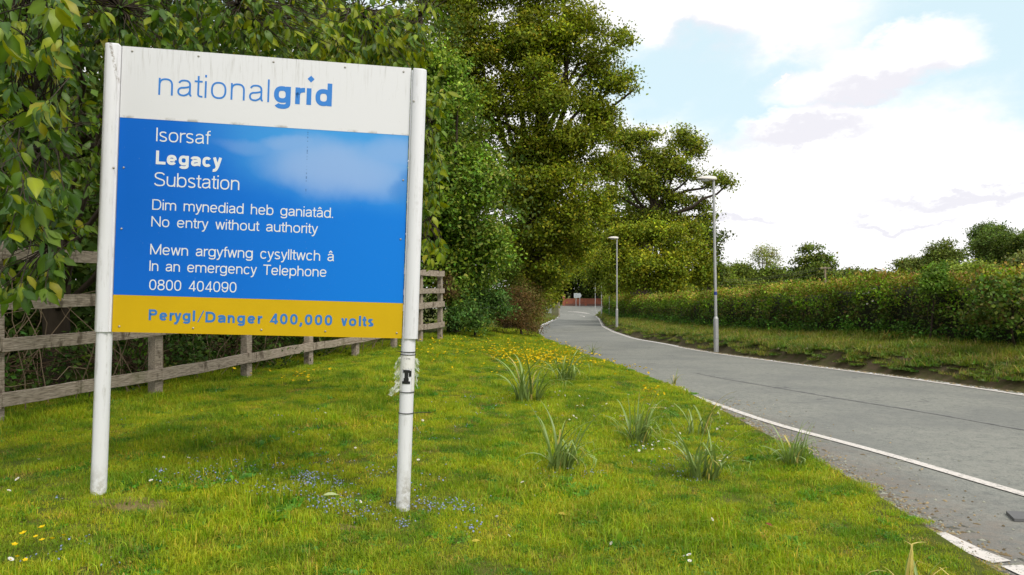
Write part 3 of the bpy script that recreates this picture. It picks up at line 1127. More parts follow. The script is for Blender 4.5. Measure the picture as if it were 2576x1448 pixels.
def post_patch(name, a0, a1, z0f, z1f, r, mat, parent=poster, n=18, m=10, flare=None):
    V, F = [], []
    for i in range(n + 1):
        a = a0 + (a1 - a0) * i / n
        za, zb = z0f(i / n), z1f(i / n)
        for j in range(m + 1):
            z = za + (zb - za) * j / m
            rr = r + (flare(i / n, j / m) if flare else 0)
            V.append(tuple(Vector(on_post(a, z, rr)) - off0))
    for i in range(n):
        for j in range(m):
            q = i * (m + 1) + j
            F.append((q, q + m + 1, q + m + 2, q + 1))
    me = bpy.data.meshes.new(name)
    me.from_pydata(V, [], F)
    me.polygons.foreach_set('use_smooth', [True] * len(F))
    me.update()
    return link(name, me, parent, mat)


m_, t_ = new_mat('wet_paper')
nn_ = t_.noise(obj_co(t_), 26, 5, 0.65)
MAT_PAPER = finish(m_, t_, t_.mix(t_.m('MULTIPLY', t_.ramp(nn_, 0.52, 0.72), 0.6), (0.70, 0.69, 0.66), (0.26, 0.20, 0.12)), 0.5, nn_, 0.004, 0.5)
m_, t_ = new_mat('clear_plastic')
pl = t_.n('ShaderNodeBsdfPrincipled', i_Roughness=0.25)
pl.inputs['Base Color'].default_value = (0.75, 0.77, 0.72, 1)
trn = t_.n('ShaderNodeBsdfTransparent')
mx_ = t_.n('ShaderNodeMixShader')
t_.t.links.new(t_.ramp(t_.noise(obj_co(t_), 22, 4, 0.7), 0.25, 0.85), mx_.inputs[0])
t_.t.links.new(trn.outputs[0], mx_.inputs[1])
t_.t.links.new(pl.outputs[0], mx_.inputs[2])
ou_ = t_.n('ShaderNodeOutputMaterial')
t_.t.links.new(mx_.outputs[0], ou_.inputs[0])
MAT_PLASTIC = m_

rz_ = np.random.default_rng(3)
jagA, jagB = rz_.normal(0, 0.008, 40), rz_.normal(0, 0.010, 40)
post_patch('paper_sheet', -1.5, 1.35, lambda u: 0.975 + jagA[int(u * 38)], lambda u: 1.088, 0.0572, MAT_PAPER)
post_patch('paper_sheet', -1.4, -0.75, lambda u: 0.80 + jagA[int(u * 20)], lambda u: 0.975 + jagB[int(u * 20)], 0.0576, MAT_PAPER)
post_patch('paper_sheet', 0.62, 1.4, lambda u: 0.80 + jagB[int(u * 25)], lambda u: 0.978, 0.0576, MAT_PAPER)
# the black printed remnant
for (u0, u1, za, zb, da, db) in ((-0.62, 0.30, 0.948, 0.970, 0, 0), (-0.38, 0.12, 0.905, 0.95, 0.10, 0), (-0.50, 0.20, 0.880, 0.907, 0, 0.1),
                                 (-0.72, 0.42, 0.862, 0.882, 0.0, 0.0), (0.20, 0.55, 0.918, 0.965, 0, 0)):
    post_patch('printed_scrap', u0, u1, lambda u: za, lambda u: zb, 0.0582 + 0.0003 * abs(u0), MAT_BLACK, n=6, m=2)
# illegible small print along the top
V, F = [], []
tx = 'on Sunday'
x = -0.60
for ch in tx:
    if ch == ' ':
        x += 0.10
        continue
    g, wd = glyph(ch, 0.16) if ch not in 'S' else glyph('S', 0.16)
    for st in g:
        b0 = len(V)
        ribbon([(x + p[0] * 0.17, 1.052 + p[1] * 0.013) for p in st], 0.0025, 0, V, F)
        for i in range(b0, len(V)):
            a, _, z = V[i]
            V[i] = tuple(Vector(on_post(a, z, 0.0584)) - off0)
    x += (wd + 0.1) * 0.17
me = bpy.data.meshes.new('small_print')
me.from_pydata(V, [], F)
me.update()
link('small_print', me, poster, MAT_BLACK)
# ragged plastic flaps standing off the post
for sgn, z0, z1, wdt, drop, sd_ in ((-1, 0.93, 1.07, 0.055, 0.02, 1), (-1, 0.85, 0.93, 0.05, 0.03, 2), (-1, 0.80, 0.85, 0.10, 0.02, 3),
                                    (1, 0.97, 1.06, 0.04, 0.01, 4), (1, 0.86, 0.96, 0.035, 0.02, 5)):
    r5 = np.random.default_rng(sd_)
    V, F = [], []
    n, m = 9, 6
    jj = r5.uniform(0.55, 1.0, n + 1)
    for i in range(n + 1):
        z = z0 + (z1 - z0) * i / n
        for j in range(m + 1):
            u = j / m
            reach = wdt * jj[i] * u
            p = Vector(on_post(sgn * 1.25, z - drop * u * u * 2 + r5.normal(0, 0.002), 0.058))
            p += Vector((sgn * reach, -0.012 * math.sin(u * 4 + i) + r5.normal(0, 0.002), 0))
            V.append(tuple(p - off0))
    for i in range(n):
        for j in range(m):
            q = i * (m + 1) + j
            F.append((q, q + m + 1, q + m + 2, q + 1))
    me = bpy.data.meshes.new('plastic_flap')
    me.from_pydata(V, [], F)
    me.polygons.foreach_set('use_smooth', [True] * len(F))
    me.update()
    link('plastic_flap', me, poster, MAT_PLASTIC)


def tie(z, tail, label, a_t=1.2, sgn=1):
    o = empty('cable_tie', SM @ Vector(on_post(0, z)), 0, label, 'cable tie', 'cable ties round the right sign post')
    o.rotation_euler = sign.rotation_euler
    c0 = Vector(on_post(0, z))
    mb = MB()
    ring = []
    for k in range(29):
        a = k * 2 * PI / 28
        cx, cy, _ = on_post(a, z, 0.058)
        cx2, cy2, _ = on_post(a, z, 0.0605)
        ring.append([Vector((cx, cy, z - 0.003)) - c0, Vector((cx2, cy2, z - 0.003)) - c0, Vector((cx2, cy2, z + 0.003)) - c0, Vector((cx, cy, z + 0.003)) - c0])
    mb.rings(ring, False, False)
    mb.build('strap', MAT_BLACK, o)
    if tail:
        mb = MB()
        p = Vector(on_post(a_t * sgn, z, 0.060)) - c0
        q = p + Vector((sgn * tail, 0.02, 0.004))
        mb.tube([p, (p + q) / 2 + Vector((0, 0, 0.002)), q], [0.003, 0.0028, 0.002], 6)
        mb.build('tail', MAT_BLACK, o)


tie(1.107, 0.04, 'black cable tie highest on the right sign post, above the torn poster', sgn=-1)
tie(1.086, 0, 'black cable tie across the top edge of the torn poster')
tie(0.795, 0, 'black cable tie round the bottom edge of the torn poster')
tie(0.632, 0.14, 'black cable tie with a long tail sticking out, lowest on the right sign post')

# ------------------------------------------------------------------ WOODEN FENCE
FA, FB = Vector((-5.50, 8.0)), Vector((-2.10, 21.6))
fdir = (FB - FA).normalized()
fence = empty('wooden_fence', (FA.x, FA.y, z_lawn(FA.x, FA.y)), math.atan2(fdir.y, fdir.x),
              'weathered grey timber rail fence running behind the sign to the shrubs', 'fence')
flen = (FB - FA).length
fz0 = z_lawn(FA.x, FA.y)
ts = [-0.16, -0.008, 0.165, 0.317, 0.462, 0.606, 0.758, 0.885, 1.0]
frr = random.Random(4)


def fpt(t_):
    p = FA + (FB - FA) * t_
    return p.x, p.y


for i, t_ in enumerate(ts):
    x, y = fpt(t_)
    zb = z_lawn(x, y) - fz0
    mb = MB()
    tall = 1.97 if i != 1 else 2.02
    top = 1.5 + 0.39 * 1 - fz0 - 0.0 if False else tall
    lx = t_ * flen
    wv = 0.075
    mb.rings([[(lx - wv, -0.06, zb - 0.3), (lx + wv, -0.06, zb - 0.3), (lx + wv, 0.06, zb - 0.3), (lx - wv, 0.06, zb - 0.3)],
              [(lx - wv * 0.97, -0.058, top + frr.uniform(-.02, .03)), (lx + wv * 0.97, -0.058, top + frr.uniform(-.02, .03)), (lx + wv * 0.97, 0.058, top), (lx - wv * 0.97, 0.058, top)]], True, False)
    mb.build('post', MAT_WOOD, fence, 0.004)
hs = [1.83, 1.30, 0.86, 0.26]
hs_far = [1.93, 1.42, 1.03, 0.45]
for ri in range(4):
    for i in range(len(ts) - 1):
        a, b = ts[i] * flen, ts[i + 1] * flen
        za = hs[ri] + (hs_far[ri] - hs[ri]) * ts[i]
        zb = hs[ri] + (hs_far[ri] - hs[ri]) * ts[i + 1]
        za += frr.uniform(-.02, .02)
        zb += frr.uniform(-.02, .02)
        hh = 0.075 * frr.uniform(0.9, 1.08)
        ov = 0.03 if i % 2 else -0.004
        yo = -0.064 - 0.045
        if i == len(ts) - 2: b += 0.10
        mb = MB()
        k = 5
        rr_ = []
        for j in range(k + 1):
            u = j / k
            xx = a - 0.0 + 0.004 + (b - a - 0.008) * u
            zz = za + (zb - za) * u + math.sin(u * PI) * frr.uniform(-0.012, 0.004)
            tw = frr.uniform(-0.004, 0.004)
            rr_.append([(xx, yo + tw, zz - hh), (xx, yo + 0.042 + tw, zz - hh), (xx, yo + 0.042 - tw, zz + hh), (xx, yo - tw, zz + hh)])
        mb.rings(rr_, True, False)
        o = mb.build('rail', MAT_WOOD, fence, 0.003)

# ------------------------------------------------------------------ STREET LAMPS
def lamp_meshes():
    mb = MB()
    mb.tube([(0, 0, -0.4), (0, 0, 0.82)], 0.088, 20)
    mb.tube([(0, 0, 0.82), (0, 0, 0.90)], [0.088, 0.055], 20)
    base = mb.mesh('base_section', MAT_GALV)
    mb = MB()
    mb.tube([(0, 0, 0.88), (0, 0, 5.86)], [0.052, 0.046], 16)
    shaft = mb.mesh('shaft', MAT_GALV)
    mb = MB()
    mb.box(-0.045, 0.045, -0.093, -0.084, 0.12, 0.62)
    door = mb.mesh('access_door', MAT_GALV)
    # lantern: lofted canopy along -x (towards the road)
    rings = []
    for x, hw, zt, zb in ((0.10, 0.085, 5.93, 5.86), (0.08, 0.10, 5.975, 5.845), (-0.05, 0.125, 6.0, 5.84), (-0.25, 0.15, 6.01, 5.855), (-0.42, 0.145, 5.99, 5.87),
                          (-0.55, 0.11, 5.95, 5.885), (-0.63, 0.05, 5.91, 5.895)):
        r = []
        for k in range(16):
            a = 2 * PI * k / 16
            c, s = math.cos(a), math.sin(a)
            zc = zb + 0.012
            r.append((x, hw * c, zc + (zt - zc) * s if s > 0 else zc + 0.012 * s))
        rings.append(r)
    mb = MB()
    mb.rings(rings, True, True)
    lan = mb.mesh('lantern', MAT_LANTERN)
    rings = []
    for x, hw, dz in ((-0.10, 0.03, 0.01), (-0.16, 0.09, 0.05), (-0.30, 0.11, 0.075), (-0.42, 0.09, 0.055), (-0.50, 0.03, 0.01)):
        rings.append([(x, hw * math.cos(2 * PI * k / 14), 5.858 + (0.0 if math.sin(2 * PI * k / 14) > 0 else dz * math.sin(2 * PI * k / 14))) for k in range(14)])
    mb = MB()
    mb.rings(rings, True, True)
    m, t = new_mat('lamp_bowl')
    bowl = mb.mesh('bowl', finish(m, t, (0.55, 0.56, 0.56), 0.15, spec=0.6))
    mb = MB()
    mb.tube([(0, 0, 1.68), (0, 0, 1.80)], 0.0535, 16)
    band = mb.mesh('number_band', simple('blue_band', (0.03, 0.05, 0.25), 0.5))
    return base, shaft, door, lan, bowl, band


LM = lamp_meshes()
for i, (x, y, z, lab) in enumerate([
        (7.40, 26.8, -0.36, 'nearest grey steel street lamp, tallest in view, on the bank before the hedge'),
        (7.42, 52.3, -0.72, 'second street lamp along the hedge, its whole lantern seen against the bushy tree'),
        (11.46, 87, -1.45, 'third street lamp, its head hidden in leaves, next beyond the second lamp'),
        (12.95, 107, -1.9, 'fourth street lamp, thin pole nearly lost against the dark trees by the junction'),
        (14.3, 127, -2.25, 'farthest street lamp, short thin pole next to the brick wall')]):
    L = empty('street_lamp', (x, y, z), 0.1 * (i > 1), lab, 'street lamp', 'street lamps along the right side of the road')
    if i == 0: L.rotation_euler = (0, math.radians(-0.9), 0.05)
    link('base_section', LM[0], L)
    link('shaft', LM[1], L)
    if i < 2:
        link('access_door', LM[2], L)
    ln = link('lantern', LM[3], L)
    bo = link('bowl', LM[4], L)
    bo.parent = ln
    if i == 0: link('number_band', LM[5], L)


# ------------------------------------------------------------------ HEDGE on the right bank
def hedge():
    root = empty('hedge', (x_right(30) + 2.6, 30, z_bank(x_right(30) + 3, 30)), 0, 'long trimmed hedge with rusty top growth on the bank right of the road', 'hedge')
    O = np.array(root.location)
    rs = np.random.default_rng(5)
    ys = np.concatenate([np.arange(2, 60, 0.5), np.arange(60, 126, 1.5)])

    def foot(y): return x_right(y) + 2.7 - 1.5 * sstep(50, 74, y)

    def ht(y): return 1.70 + 0.95 * sstep(60, 95, y) + 0.08 * math.sin(y * 0.9) + 0.06 * math.sin(y * 2.3 + 1)
    prof = [(0.25, 0.0), (0.12, 0.45), (0.10, 1.0), (0.16, 1.45), (0.35, 1.66), (0.8, 1.72), (1.3, 1.62), (1.5, 1.2), (1.5, 0)]
    V, F = [], []
    for y in ys:
        f, h = foot(y), ht(y) / 1.80
        zb = z_bank(f + 0.5, y) - 0.1
        for a, b in prof:
            V.append((f + a + rs.normal(0, 0.05) + 0.20 * (a < 0.8), y + rs.normal(0, 0.05), zb + b * h * 0.93 + rs.normal(0, 0.04)))
    n = len(prof)
    for i in range(len(ys) - 1):
        for j in range(n - 1):
            q = i * n + j
            F.append((q, q + 1, q + n + 1, q + n))
    V = np.array(V) - O
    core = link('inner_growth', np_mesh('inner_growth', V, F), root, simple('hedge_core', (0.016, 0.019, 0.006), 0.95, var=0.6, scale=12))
    # leaves in small clumps over the face and the top
    C, S, K = [], [], []
    for seg in range(len(ys) - 1):
        y0, y1 = ys[seg], ys[seg + 1]
        dist = math.hypot(y0, foot(y0))
        dens = min(230, 5200 / dist)
        nface = int(dens * (y1 - y0) * 1.7)
        ntop = int(dens * (y1 - y0) * 1.4)
        for k in range(nface + ntop):
            y = rs.uniform(y0, y1)
            f = foot(y)
            h = ht(y)
            zb = z_bank(f + 0.3, y) - 0.05
            if k < nface:
                b = rs.uniform(0, 1)
                x = f + 0.12 + 0.16 * abs(b - 0.45) + rs.normal(0, 0.09) - 0.13 * math.sin(y * 1.7 + b * 4) * math.sin(y * 0.7)
                z = zb + b * h * 0.97
                low = b < 0.3
                if low: x -= rs.exponential(0.14)
                rr = rs.uniform()
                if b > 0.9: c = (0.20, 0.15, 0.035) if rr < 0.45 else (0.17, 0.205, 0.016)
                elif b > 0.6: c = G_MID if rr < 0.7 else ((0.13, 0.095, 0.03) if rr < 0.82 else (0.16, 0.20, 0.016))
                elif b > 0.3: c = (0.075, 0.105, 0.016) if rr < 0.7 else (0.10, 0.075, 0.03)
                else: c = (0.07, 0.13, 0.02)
            else:
                a = rs.uniform(0.1, 1.55)
                x = f + a
                z = zb + h * 0.97 + rs.exponential(0.055) - 0.25 * max(0, a - 1.2)
                rr = rs.uniform()
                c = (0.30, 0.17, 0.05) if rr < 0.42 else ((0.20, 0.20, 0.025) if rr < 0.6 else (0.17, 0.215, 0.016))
            hole = math.sin(y * 2.9 + 2 * math.sin(z * 3.1)) * math.sin(z * 5.3 + y * 0.8)
            if k < nface and hole > 0.35 and rs.uniform() < 0.55: continue
            x += 0.10 * math.sin(y * 4.7 + z * 2) if k < nface else 0
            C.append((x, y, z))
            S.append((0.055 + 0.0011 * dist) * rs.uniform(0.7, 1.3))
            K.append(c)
    C = np.array(C)
    S = np.array(S)
    K = np.array(K)
    K = K * np.array([0.92, 1.08, 0.9]) * np.exp(0.45 * np.sin(C[:, 1:2] * 1.3 + 1.2 * np.sin(C[:, 2:3] * 3)) * np.sin(C[:, 2:3] * 4 + C[:, 1:2] * 0.4)) 
    rep = 3
    off = rs.normal(0, 1, (len(C) * rep, 3)) * np.repeat(S, rep)[:, None] * 0.9
    CC = np.repeat(C, rep, 0) + off - O
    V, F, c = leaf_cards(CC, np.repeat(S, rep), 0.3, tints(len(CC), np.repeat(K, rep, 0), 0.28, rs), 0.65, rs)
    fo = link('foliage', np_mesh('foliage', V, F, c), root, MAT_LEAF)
    fo['kind'] = 'stuff'
    # bare shoots
    paths = []
    for k in range(900):
        y = 9 + 55 * rs.uniform() ** 1.6
        f = foot(y)
        zb = z_bank(f + 0.3, y)
        if k % 3:
            x, z = f + rs.uniform(0.1, 1.3), zb + ht(y) * 0.9
            q = (x + rs.normal(0, 0.08), y + rs.normal(0, 0.08), z + rs.uniform(0.12, 0.34))
        else:
            x, z = f + 0.15, zb + rs.uniform(0.3, 1.6)
            q = (x - rs.uniform(0.0, 0.12), y + rs.normal(0, 0.15), z + rs.uniform(0, 0.3))
        P = bend((x, y, z), q, 3, 0.1, rs) - O
        paths.append((P, [0.005, 0.004, 0.002]))
    v, f_ = tubes_mesh(paths, 3)
    link('shoots', np_mesh('shoots', v, f_), root, MAT_TWIG)
    return root


hedge()

# ------------------------------------------------------------------ GRASS (geometry nodes, one object each)
proto_col = bpy.data.collections.new('grass_prototypes')
bank_col = bpy.data.collections.new('bank_prototypes')


def tuft(name, n, rad, hmin, hmax, w, lean, col_, mat, straw=0.05, broad=0.0, seed=0, base=(1, 1, 1)):
    rs = np.random.default_rng(seed)
    r = rad * np.sqrt(rs.uniform(size=n))
    a = rs.uniform(0, 2 * PI, n)
    p = np.stack([r * np.cos(a), r * np.sin(a), np.full(n, -0.005)], 1)
    h = rs.uniform(hmin, hmax, n) * rs.uniform(0.6, 1.1, n)
    b = rs.uniform(0, 2 * PI, n)
    ld = np.stack([np.cos(b), np.sin(b), np.zeros(n)], 1)
    ln = np.abs(rs.normal(0, lean, n))
    wd = np.stack([-np.sin(b + rs.normal(0, .8, n)), np.cos(b), np.zeros(n)], 1)
    ww = w * rs.uniform(0.6, 1.3, n)
    isb = rs.uniform(size=n) < broad
    ww = np.where(isb, ww * 4.0, ww)
    h = np.where(isb, h * 0.5, h)
    up = np.array([0, 0, 1.0])
    m1 = p + ld * (h * ln * 0.35)[:, None] + up * (h * 0.55)[:, None]
    tip = p + ld * (h * ln * 1.1)[:, None] + up * (h * np.clip(1 - ln * 0.35, 0.35, 1))[:, None]
    W_ = wd * ww[:, None]
    k1 = np.where(isb, 1.0, 0.8)[:, None]
    V = np.stack([p - W_ * 0.5, p + W_ * 0.5, m1 + W_ * 0.5 * k1, m1 - W_ * 0.5 * k1, tip], 1).reshape(-1, 3)
    i0 = np.arange(n)[:, None] * 5
    F = np.concatenate([i0 + np.array([[0, 1, 2]]), i0 + np.array([[0, 2, 3]]), i0 + np.array([[3, 2, 4]])], 1).reshape(-1, 3)
    c = np.exp(rs.normal(0, 0.16, (n, 1)) + rs.normal(0, 0.06, (n, 3)))
    st = rs.uniform(size=n) < straw
    c[st] = np.array((2.4, 1.5, 4.0)) * rs.uniform(0.6, 1.0, (st.sum(), 1))
    c[isb] *= np.array((0.75, 0.95, 1.3))
    c = c * np.array(base)
    # np_mesh clips nothing: values are multipliers on the field colour
    me = np_mesh(name, V, F, np.repeat(c, 5, 0))
    me.materials.append(mat)
    o = bpy.data.objects.new(name, me)
    col_.objects.link(o)


for i in range(5):
    tuft('grass_tuft', 430, 0.16, 0.022, 0.055, 0.0034, 0.8, proto_col, MAT_GRASS, 0.06, 0.10 if i < 3 else 0.02, 20 + i)
tuft('grass_tuft', 260, 0.16, 0.04, 0.10, 0.0045, 0.6, proto_col, MAT_GRASS, 0.10, 0.03, 31, (0.9, 1.0, 1.0))
tuft('weed_tuft', 260, 0.15, 0.03, 0.06, 0.005, 1.0, proto_col, MAT_GRASS, 0.02, 0.55, 32, (0.45, 0.75, 1.3))
tuft('thatch_tuft', 300, 0.17, 0.02, 0.045, 0.004, 1.1, proto_col, MAT_GRASS, 0.45, 0.05, 33, (0.95, 0.85, 1.6))
for i in range(4):
    tuft('bank_tuft', 220, 0.25, 0.06, 0.20, 0.008, 0.8, bank_col, MAT_BANK, 0.22, 0.25, 40 + i)


for i in range(3):
    tuft('bank_weed', 240, 0.22, 0.05, 0.13, 0.010, 1.0, bank_col, MAT_BANK, 0.08, 0.7, 50 + i, (0.85, 0.85, 1.0))


def gn_scatter(name, pts, scl, coll, label_kind='stuff'):
    me = bpy.data.meshes.new(name)
    me.vertices.add(len(pts))
    me.vertices.foreach_set('co', np.asarray(pts, np.float32).ravel())
    a = me.attributes.new('scl', 'FLOAT', 'POINT')
    a.data.foreach_set('value', np.asarray(scl, np.float32))
    me.update()
    o = link(name, me)
    g = bpy.data.node_groups.new(name + '_scatter', 'GeometryNodeTree')
    g.interface.new_socket('Geometry', in_out='INPUT', socket_type='NodeSocketGeometry')
    g.interface.new_socket('Geometry', in_out='OUTPUT', socket_type='NodeSocketGeometry')
    N = g.nodes.new
    gi, go = N('NodeGroupInput'), N('NodeGroupOutput')
    iop = N('GeometryNodeInstanceOnPoints')
    ci = N('GeometryNodeCollectionInfo')
    ci.inputs[0].default_value = coll
    ci.inputs[1].default_value = True
    ci.inputs[2].default_value = True
    rv = N('FunctionNodeRandomValue')
    rv.data_type = 'FLOAT_VECTOR'
    rv.inputs[0].default_value = (-0.08, -0.08, 0)
    rv.inputs[1].default_value = (0.08, 0.08, 6.283)
    na = N('GeometryNodeInputNamedAttribute')
    na.data_type = 'FLOAT'
    na.inputs[0].default_value = 'scl'
    l = g.links.new
    l(gi.outputs[0], iop.inputs['Points'])
    l(ci.outputs[0], iop.inputs['Instance'])
    iop.inputs['Pick Instance'].default_value = True
    l(rv.outputs[0], iop.inputs['Rotation'])
    l(na.outputs['Attribute'], iop.inputs['Scale'])
    l(iop.outputs[0], go.inputs[0])
    md = o.modifiers.new('scatter', 'NODES')
    md.node_group = g
    return tag(o, kind='stuff')


rs = np.random.default_rng(77)
pts, scl = [], []
bare = [(-2.72, 5.30, 0.30, 0.16), (-1.25, 5.25, 0.28, 0.07), (-1.45, 6.3, 0.3, 0.10)]
y = 2.6
while y < 32:
    st = 0.125 + 0.0035 * y
    xl = max(-0.72 * y - 0.6, -8 + 0.25 * y - 0.6 if y > 6 else -9)
    x = xl
    while x < x_left(y) + 0.05:
        px, py = x + rs.uniform(-.5, .5) * st, y + rs.uniform(-.5, .5) * st
        skip = False
        e = x_left(py)
        if px > e - 0.02 + 0.05 * math.sin(py * 7) + 0.04 * math.sin(py * 17): skip = True
        for bx, by, ra, rb in bare:
            q = ((px - bx) / ra) ** 2 + ((py - by) / rb) ** 2
            if q < 1 and rs.uniform() < 0.66: skip = True
        if not skip:
            s = 0.8 + 0.5 * rs.uniform()
            s *= 1 + 0.25 * math.sin(px * 2.1 + 1.3 * math.sin(py * 1.1))
            s *= (0.6 if e - px < 0.15 else 1.0)
            s *= 1 + 0.012 * py
            fx = FA.x + (py - FA.y) * 0.25
            if px < fx + 0.3: s *= 1.15
            pts.append((px, py, z_lawn(px, py)))
            scl.append(s)
        x += st
    y += st
gn_scatter('grass', pts, scl, proto_col)
pts, scl = [], []
y = 4.0
while y < 130:
    st = 0.13 + 0.006 * y
    a = 0.22
    while a < 4.2:
        py = y + rs.uniform(-.5, .5) * st
        aa = a + rs.uniform(-.5, .5) * st
        px = x_right(py) + aa
        if aa < 0.30 or (aa < 0.6 and rs.uniform() < 0.12 + 0.3 * math.sin(py * 1.1)):
            a += st
            continue
        pts.append((px, py, z_bank(px, py)))
        scl.append((0.6 + 0.7 * rs.uniform() + 0.35 * math.sin(px * 2 + py * 1.7) ** 2) * (1 + 0.01 * y) * (0.75 if aa < 0.75 else 1.0))
        a += st
    y += st
for k in range(2500):
    py = 42 + 50 * rs.uniform()
    px = x_left(py) - 0.1 - 7 * rs.uniform() ** 1.3
    pts.append((px, py, z_lawn(px, py)))
    scl.append(0.9 + 0.6 * rs.uniform())
gn_scatter('bank_grass', pts, scl, bank_col)

# ------------------------------------------------------------------ STRAP-LEAVED CLUMPS on the lawn
def blade_mesh(k, seed, dry=0.0):
    r = random.Random(seed)
    L = 1.0
    V, F, C = [], [], []
    lean = r.uniform(0.1, 0.8)
    kink = r.random() < 0.25
    n = 9
    pos = Vector((0, 0, 0))
    ang = 0.05
    base = Vector((0.20, 0.28, 0.075)) if not dry else Vector((0.50, 0.40, 0.11))
    v_ = r.uniform(0.8, 1.25)
    for i in range(n + 1):
        u = i / n
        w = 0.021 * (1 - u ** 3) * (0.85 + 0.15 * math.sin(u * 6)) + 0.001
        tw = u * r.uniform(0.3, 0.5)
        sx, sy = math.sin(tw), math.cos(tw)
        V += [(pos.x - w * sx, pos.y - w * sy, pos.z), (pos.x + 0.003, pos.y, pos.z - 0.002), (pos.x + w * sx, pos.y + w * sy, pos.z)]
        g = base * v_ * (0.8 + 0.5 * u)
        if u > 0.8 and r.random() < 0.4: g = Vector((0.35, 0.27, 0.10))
        C += [tuple(g)] * 3
        ang += lean * (0.15 + 0.5 * u)
        if kink and i == 6: ang += 1.3
        pos = pos + Vector((math.sin(ang), 0, math.cos(ang))) * (L / n)
    for i in range(n):
        for j in range(2):
            q = i * 3 + j
            F.append((q, q + 1, q + 4, q + 3))
    return np_mesh('leaf', V, F, C, smooth=True)


MAT_BLADE = leaf_mat('strap_leaf', 1.0, 0.38, 0.22, 0.45, (1.1, 1.2, 0.6))
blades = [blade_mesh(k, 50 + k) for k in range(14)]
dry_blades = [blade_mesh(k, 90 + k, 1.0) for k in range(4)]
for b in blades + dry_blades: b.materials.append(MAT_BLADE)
clumps = [(1410, 1186, 124, 30, 'leaf clump left of the middle pair, with one long blade bent far to its right'),
          (1598, 1118, 96, 34, 'dense upright leaf clump among daisies behind the two nearest clumps'),
          (1765, 1206, 118, 30, 'tall leaf clump with daisies at its right side, nearest the lawn edge but one'),
          (1752, 1098, 88, 16, 'thin sparse leaf clump with a few crossing blades above the daisies'),
          (1995, 1172, 84, 34, 'leaf clump overhanging the asphalt at the edge of the lawn'),
          (1325, 1012, 108, 30, 'leaf clump with small blue flowers left of its foot, in front of the yellow flowers'),
          (1422, 960, 78, 26, 'leaf clump standing right among the yellow flowers'),
          (1491, 893, 26, 12, 'tiny leaf clump at the far lawn edge against the road'),
          (1696, 968, 34, 12, 'small yellowish leaf clump on the lawn edge at the start of the white line'),
          (2262, 1500, 140, 8, 'yellowing straggly leaf clump by the broad white dashes at the lawn corner')]
for ci, (px, py, hp, nb, lab) in enumerate(clumps):
    nb = int(nb * 1.7)
    x, y, z = spot(px, min(py, 1446))
    if py > 1446:
        x, y = 2.24, 4.15
        z = z_ground(x, y)
    hgt = hp * y / 1860
    r = random.Random(200 + ci)
    root = empty('leafy_clump', (x, y, z), 0, lab, 'plant', 'strap-leaved clumps on the lawn')
    sp_ = 0.5 if nb > 20 else 0.25
    for k in range(nb):
        lst = dry_blades if (r.random() < (0.8 if ci == 9 else 0.45 if ci == 8 else 0.07)) else blades
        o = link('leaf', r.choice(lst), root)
        a = r.uniform(0, 2 * PI)
        rr = hgt * sp_ * 0.62 * math.sqrt(r.random())
        o.location = (rr * math.cos(a), rr * math.sin(a) * 0.7, -0.01)
        s = hgt * r.uniform(0.7, 1.65)
        o.scale = (s * 1.1, s * 0.9 if nb > 9 else s * 0.6, s)
        # blades lean outwards, most of them towards the right
        face = a if r.random() < 0.55 else r.gauss(0.0, 0.8)
        o.rotation_euler = (r.gauss(0, 0.14), r.gauss(0.08, 0.17), face)

# ------------------------------------------------------------------ FLOWERS
def petal_flower(name, n, r, cup, cpet, cmid, stem, seed=0):
    V, F, C = [], [], []
    for k in range(n):
        a = 2 * PI * k / n
        da = 2 * PI / n * 0.46
        q = len(V)
        V += [(0, 0, stem), (r * 0.75 * math.cos(a - da), r * 0.75 * math.sin(a - da), stem + cup), (r * math.cos(a), r * math.sin(a), stem + cup * 1.2), (r * 0.75 * math.cos(a + da), r * 0.75 * math.sin(a + da), stem + cup)]
        F += [(q, q + 1, q + 2), (q, q + 2, q + 3)]
        C += [cpet] * 4
    q = len(V)
    for k in range(6):
        V.append((r * 0.3 * math.cos(k * PI / 3), r * 0.3 * math.sin(k * PI / 3), stem + 0.003))
    V.append((0, 0, stem + 0.006))
    C += [cmid] * 7
    F += [(q + k, q + (k + 1) % 6, q + 6) for k in range(6)]
    q = len(V)
    V += [(-0.0012, 0, 0), (0.0012, 0, 0), (0, 0, stem)]
    C += [(0.1, 0.16, 0.03)] * 3
    F += [(q, q + 1, q + 2)]
    return np.array(V), np.array(F), np.array(C)


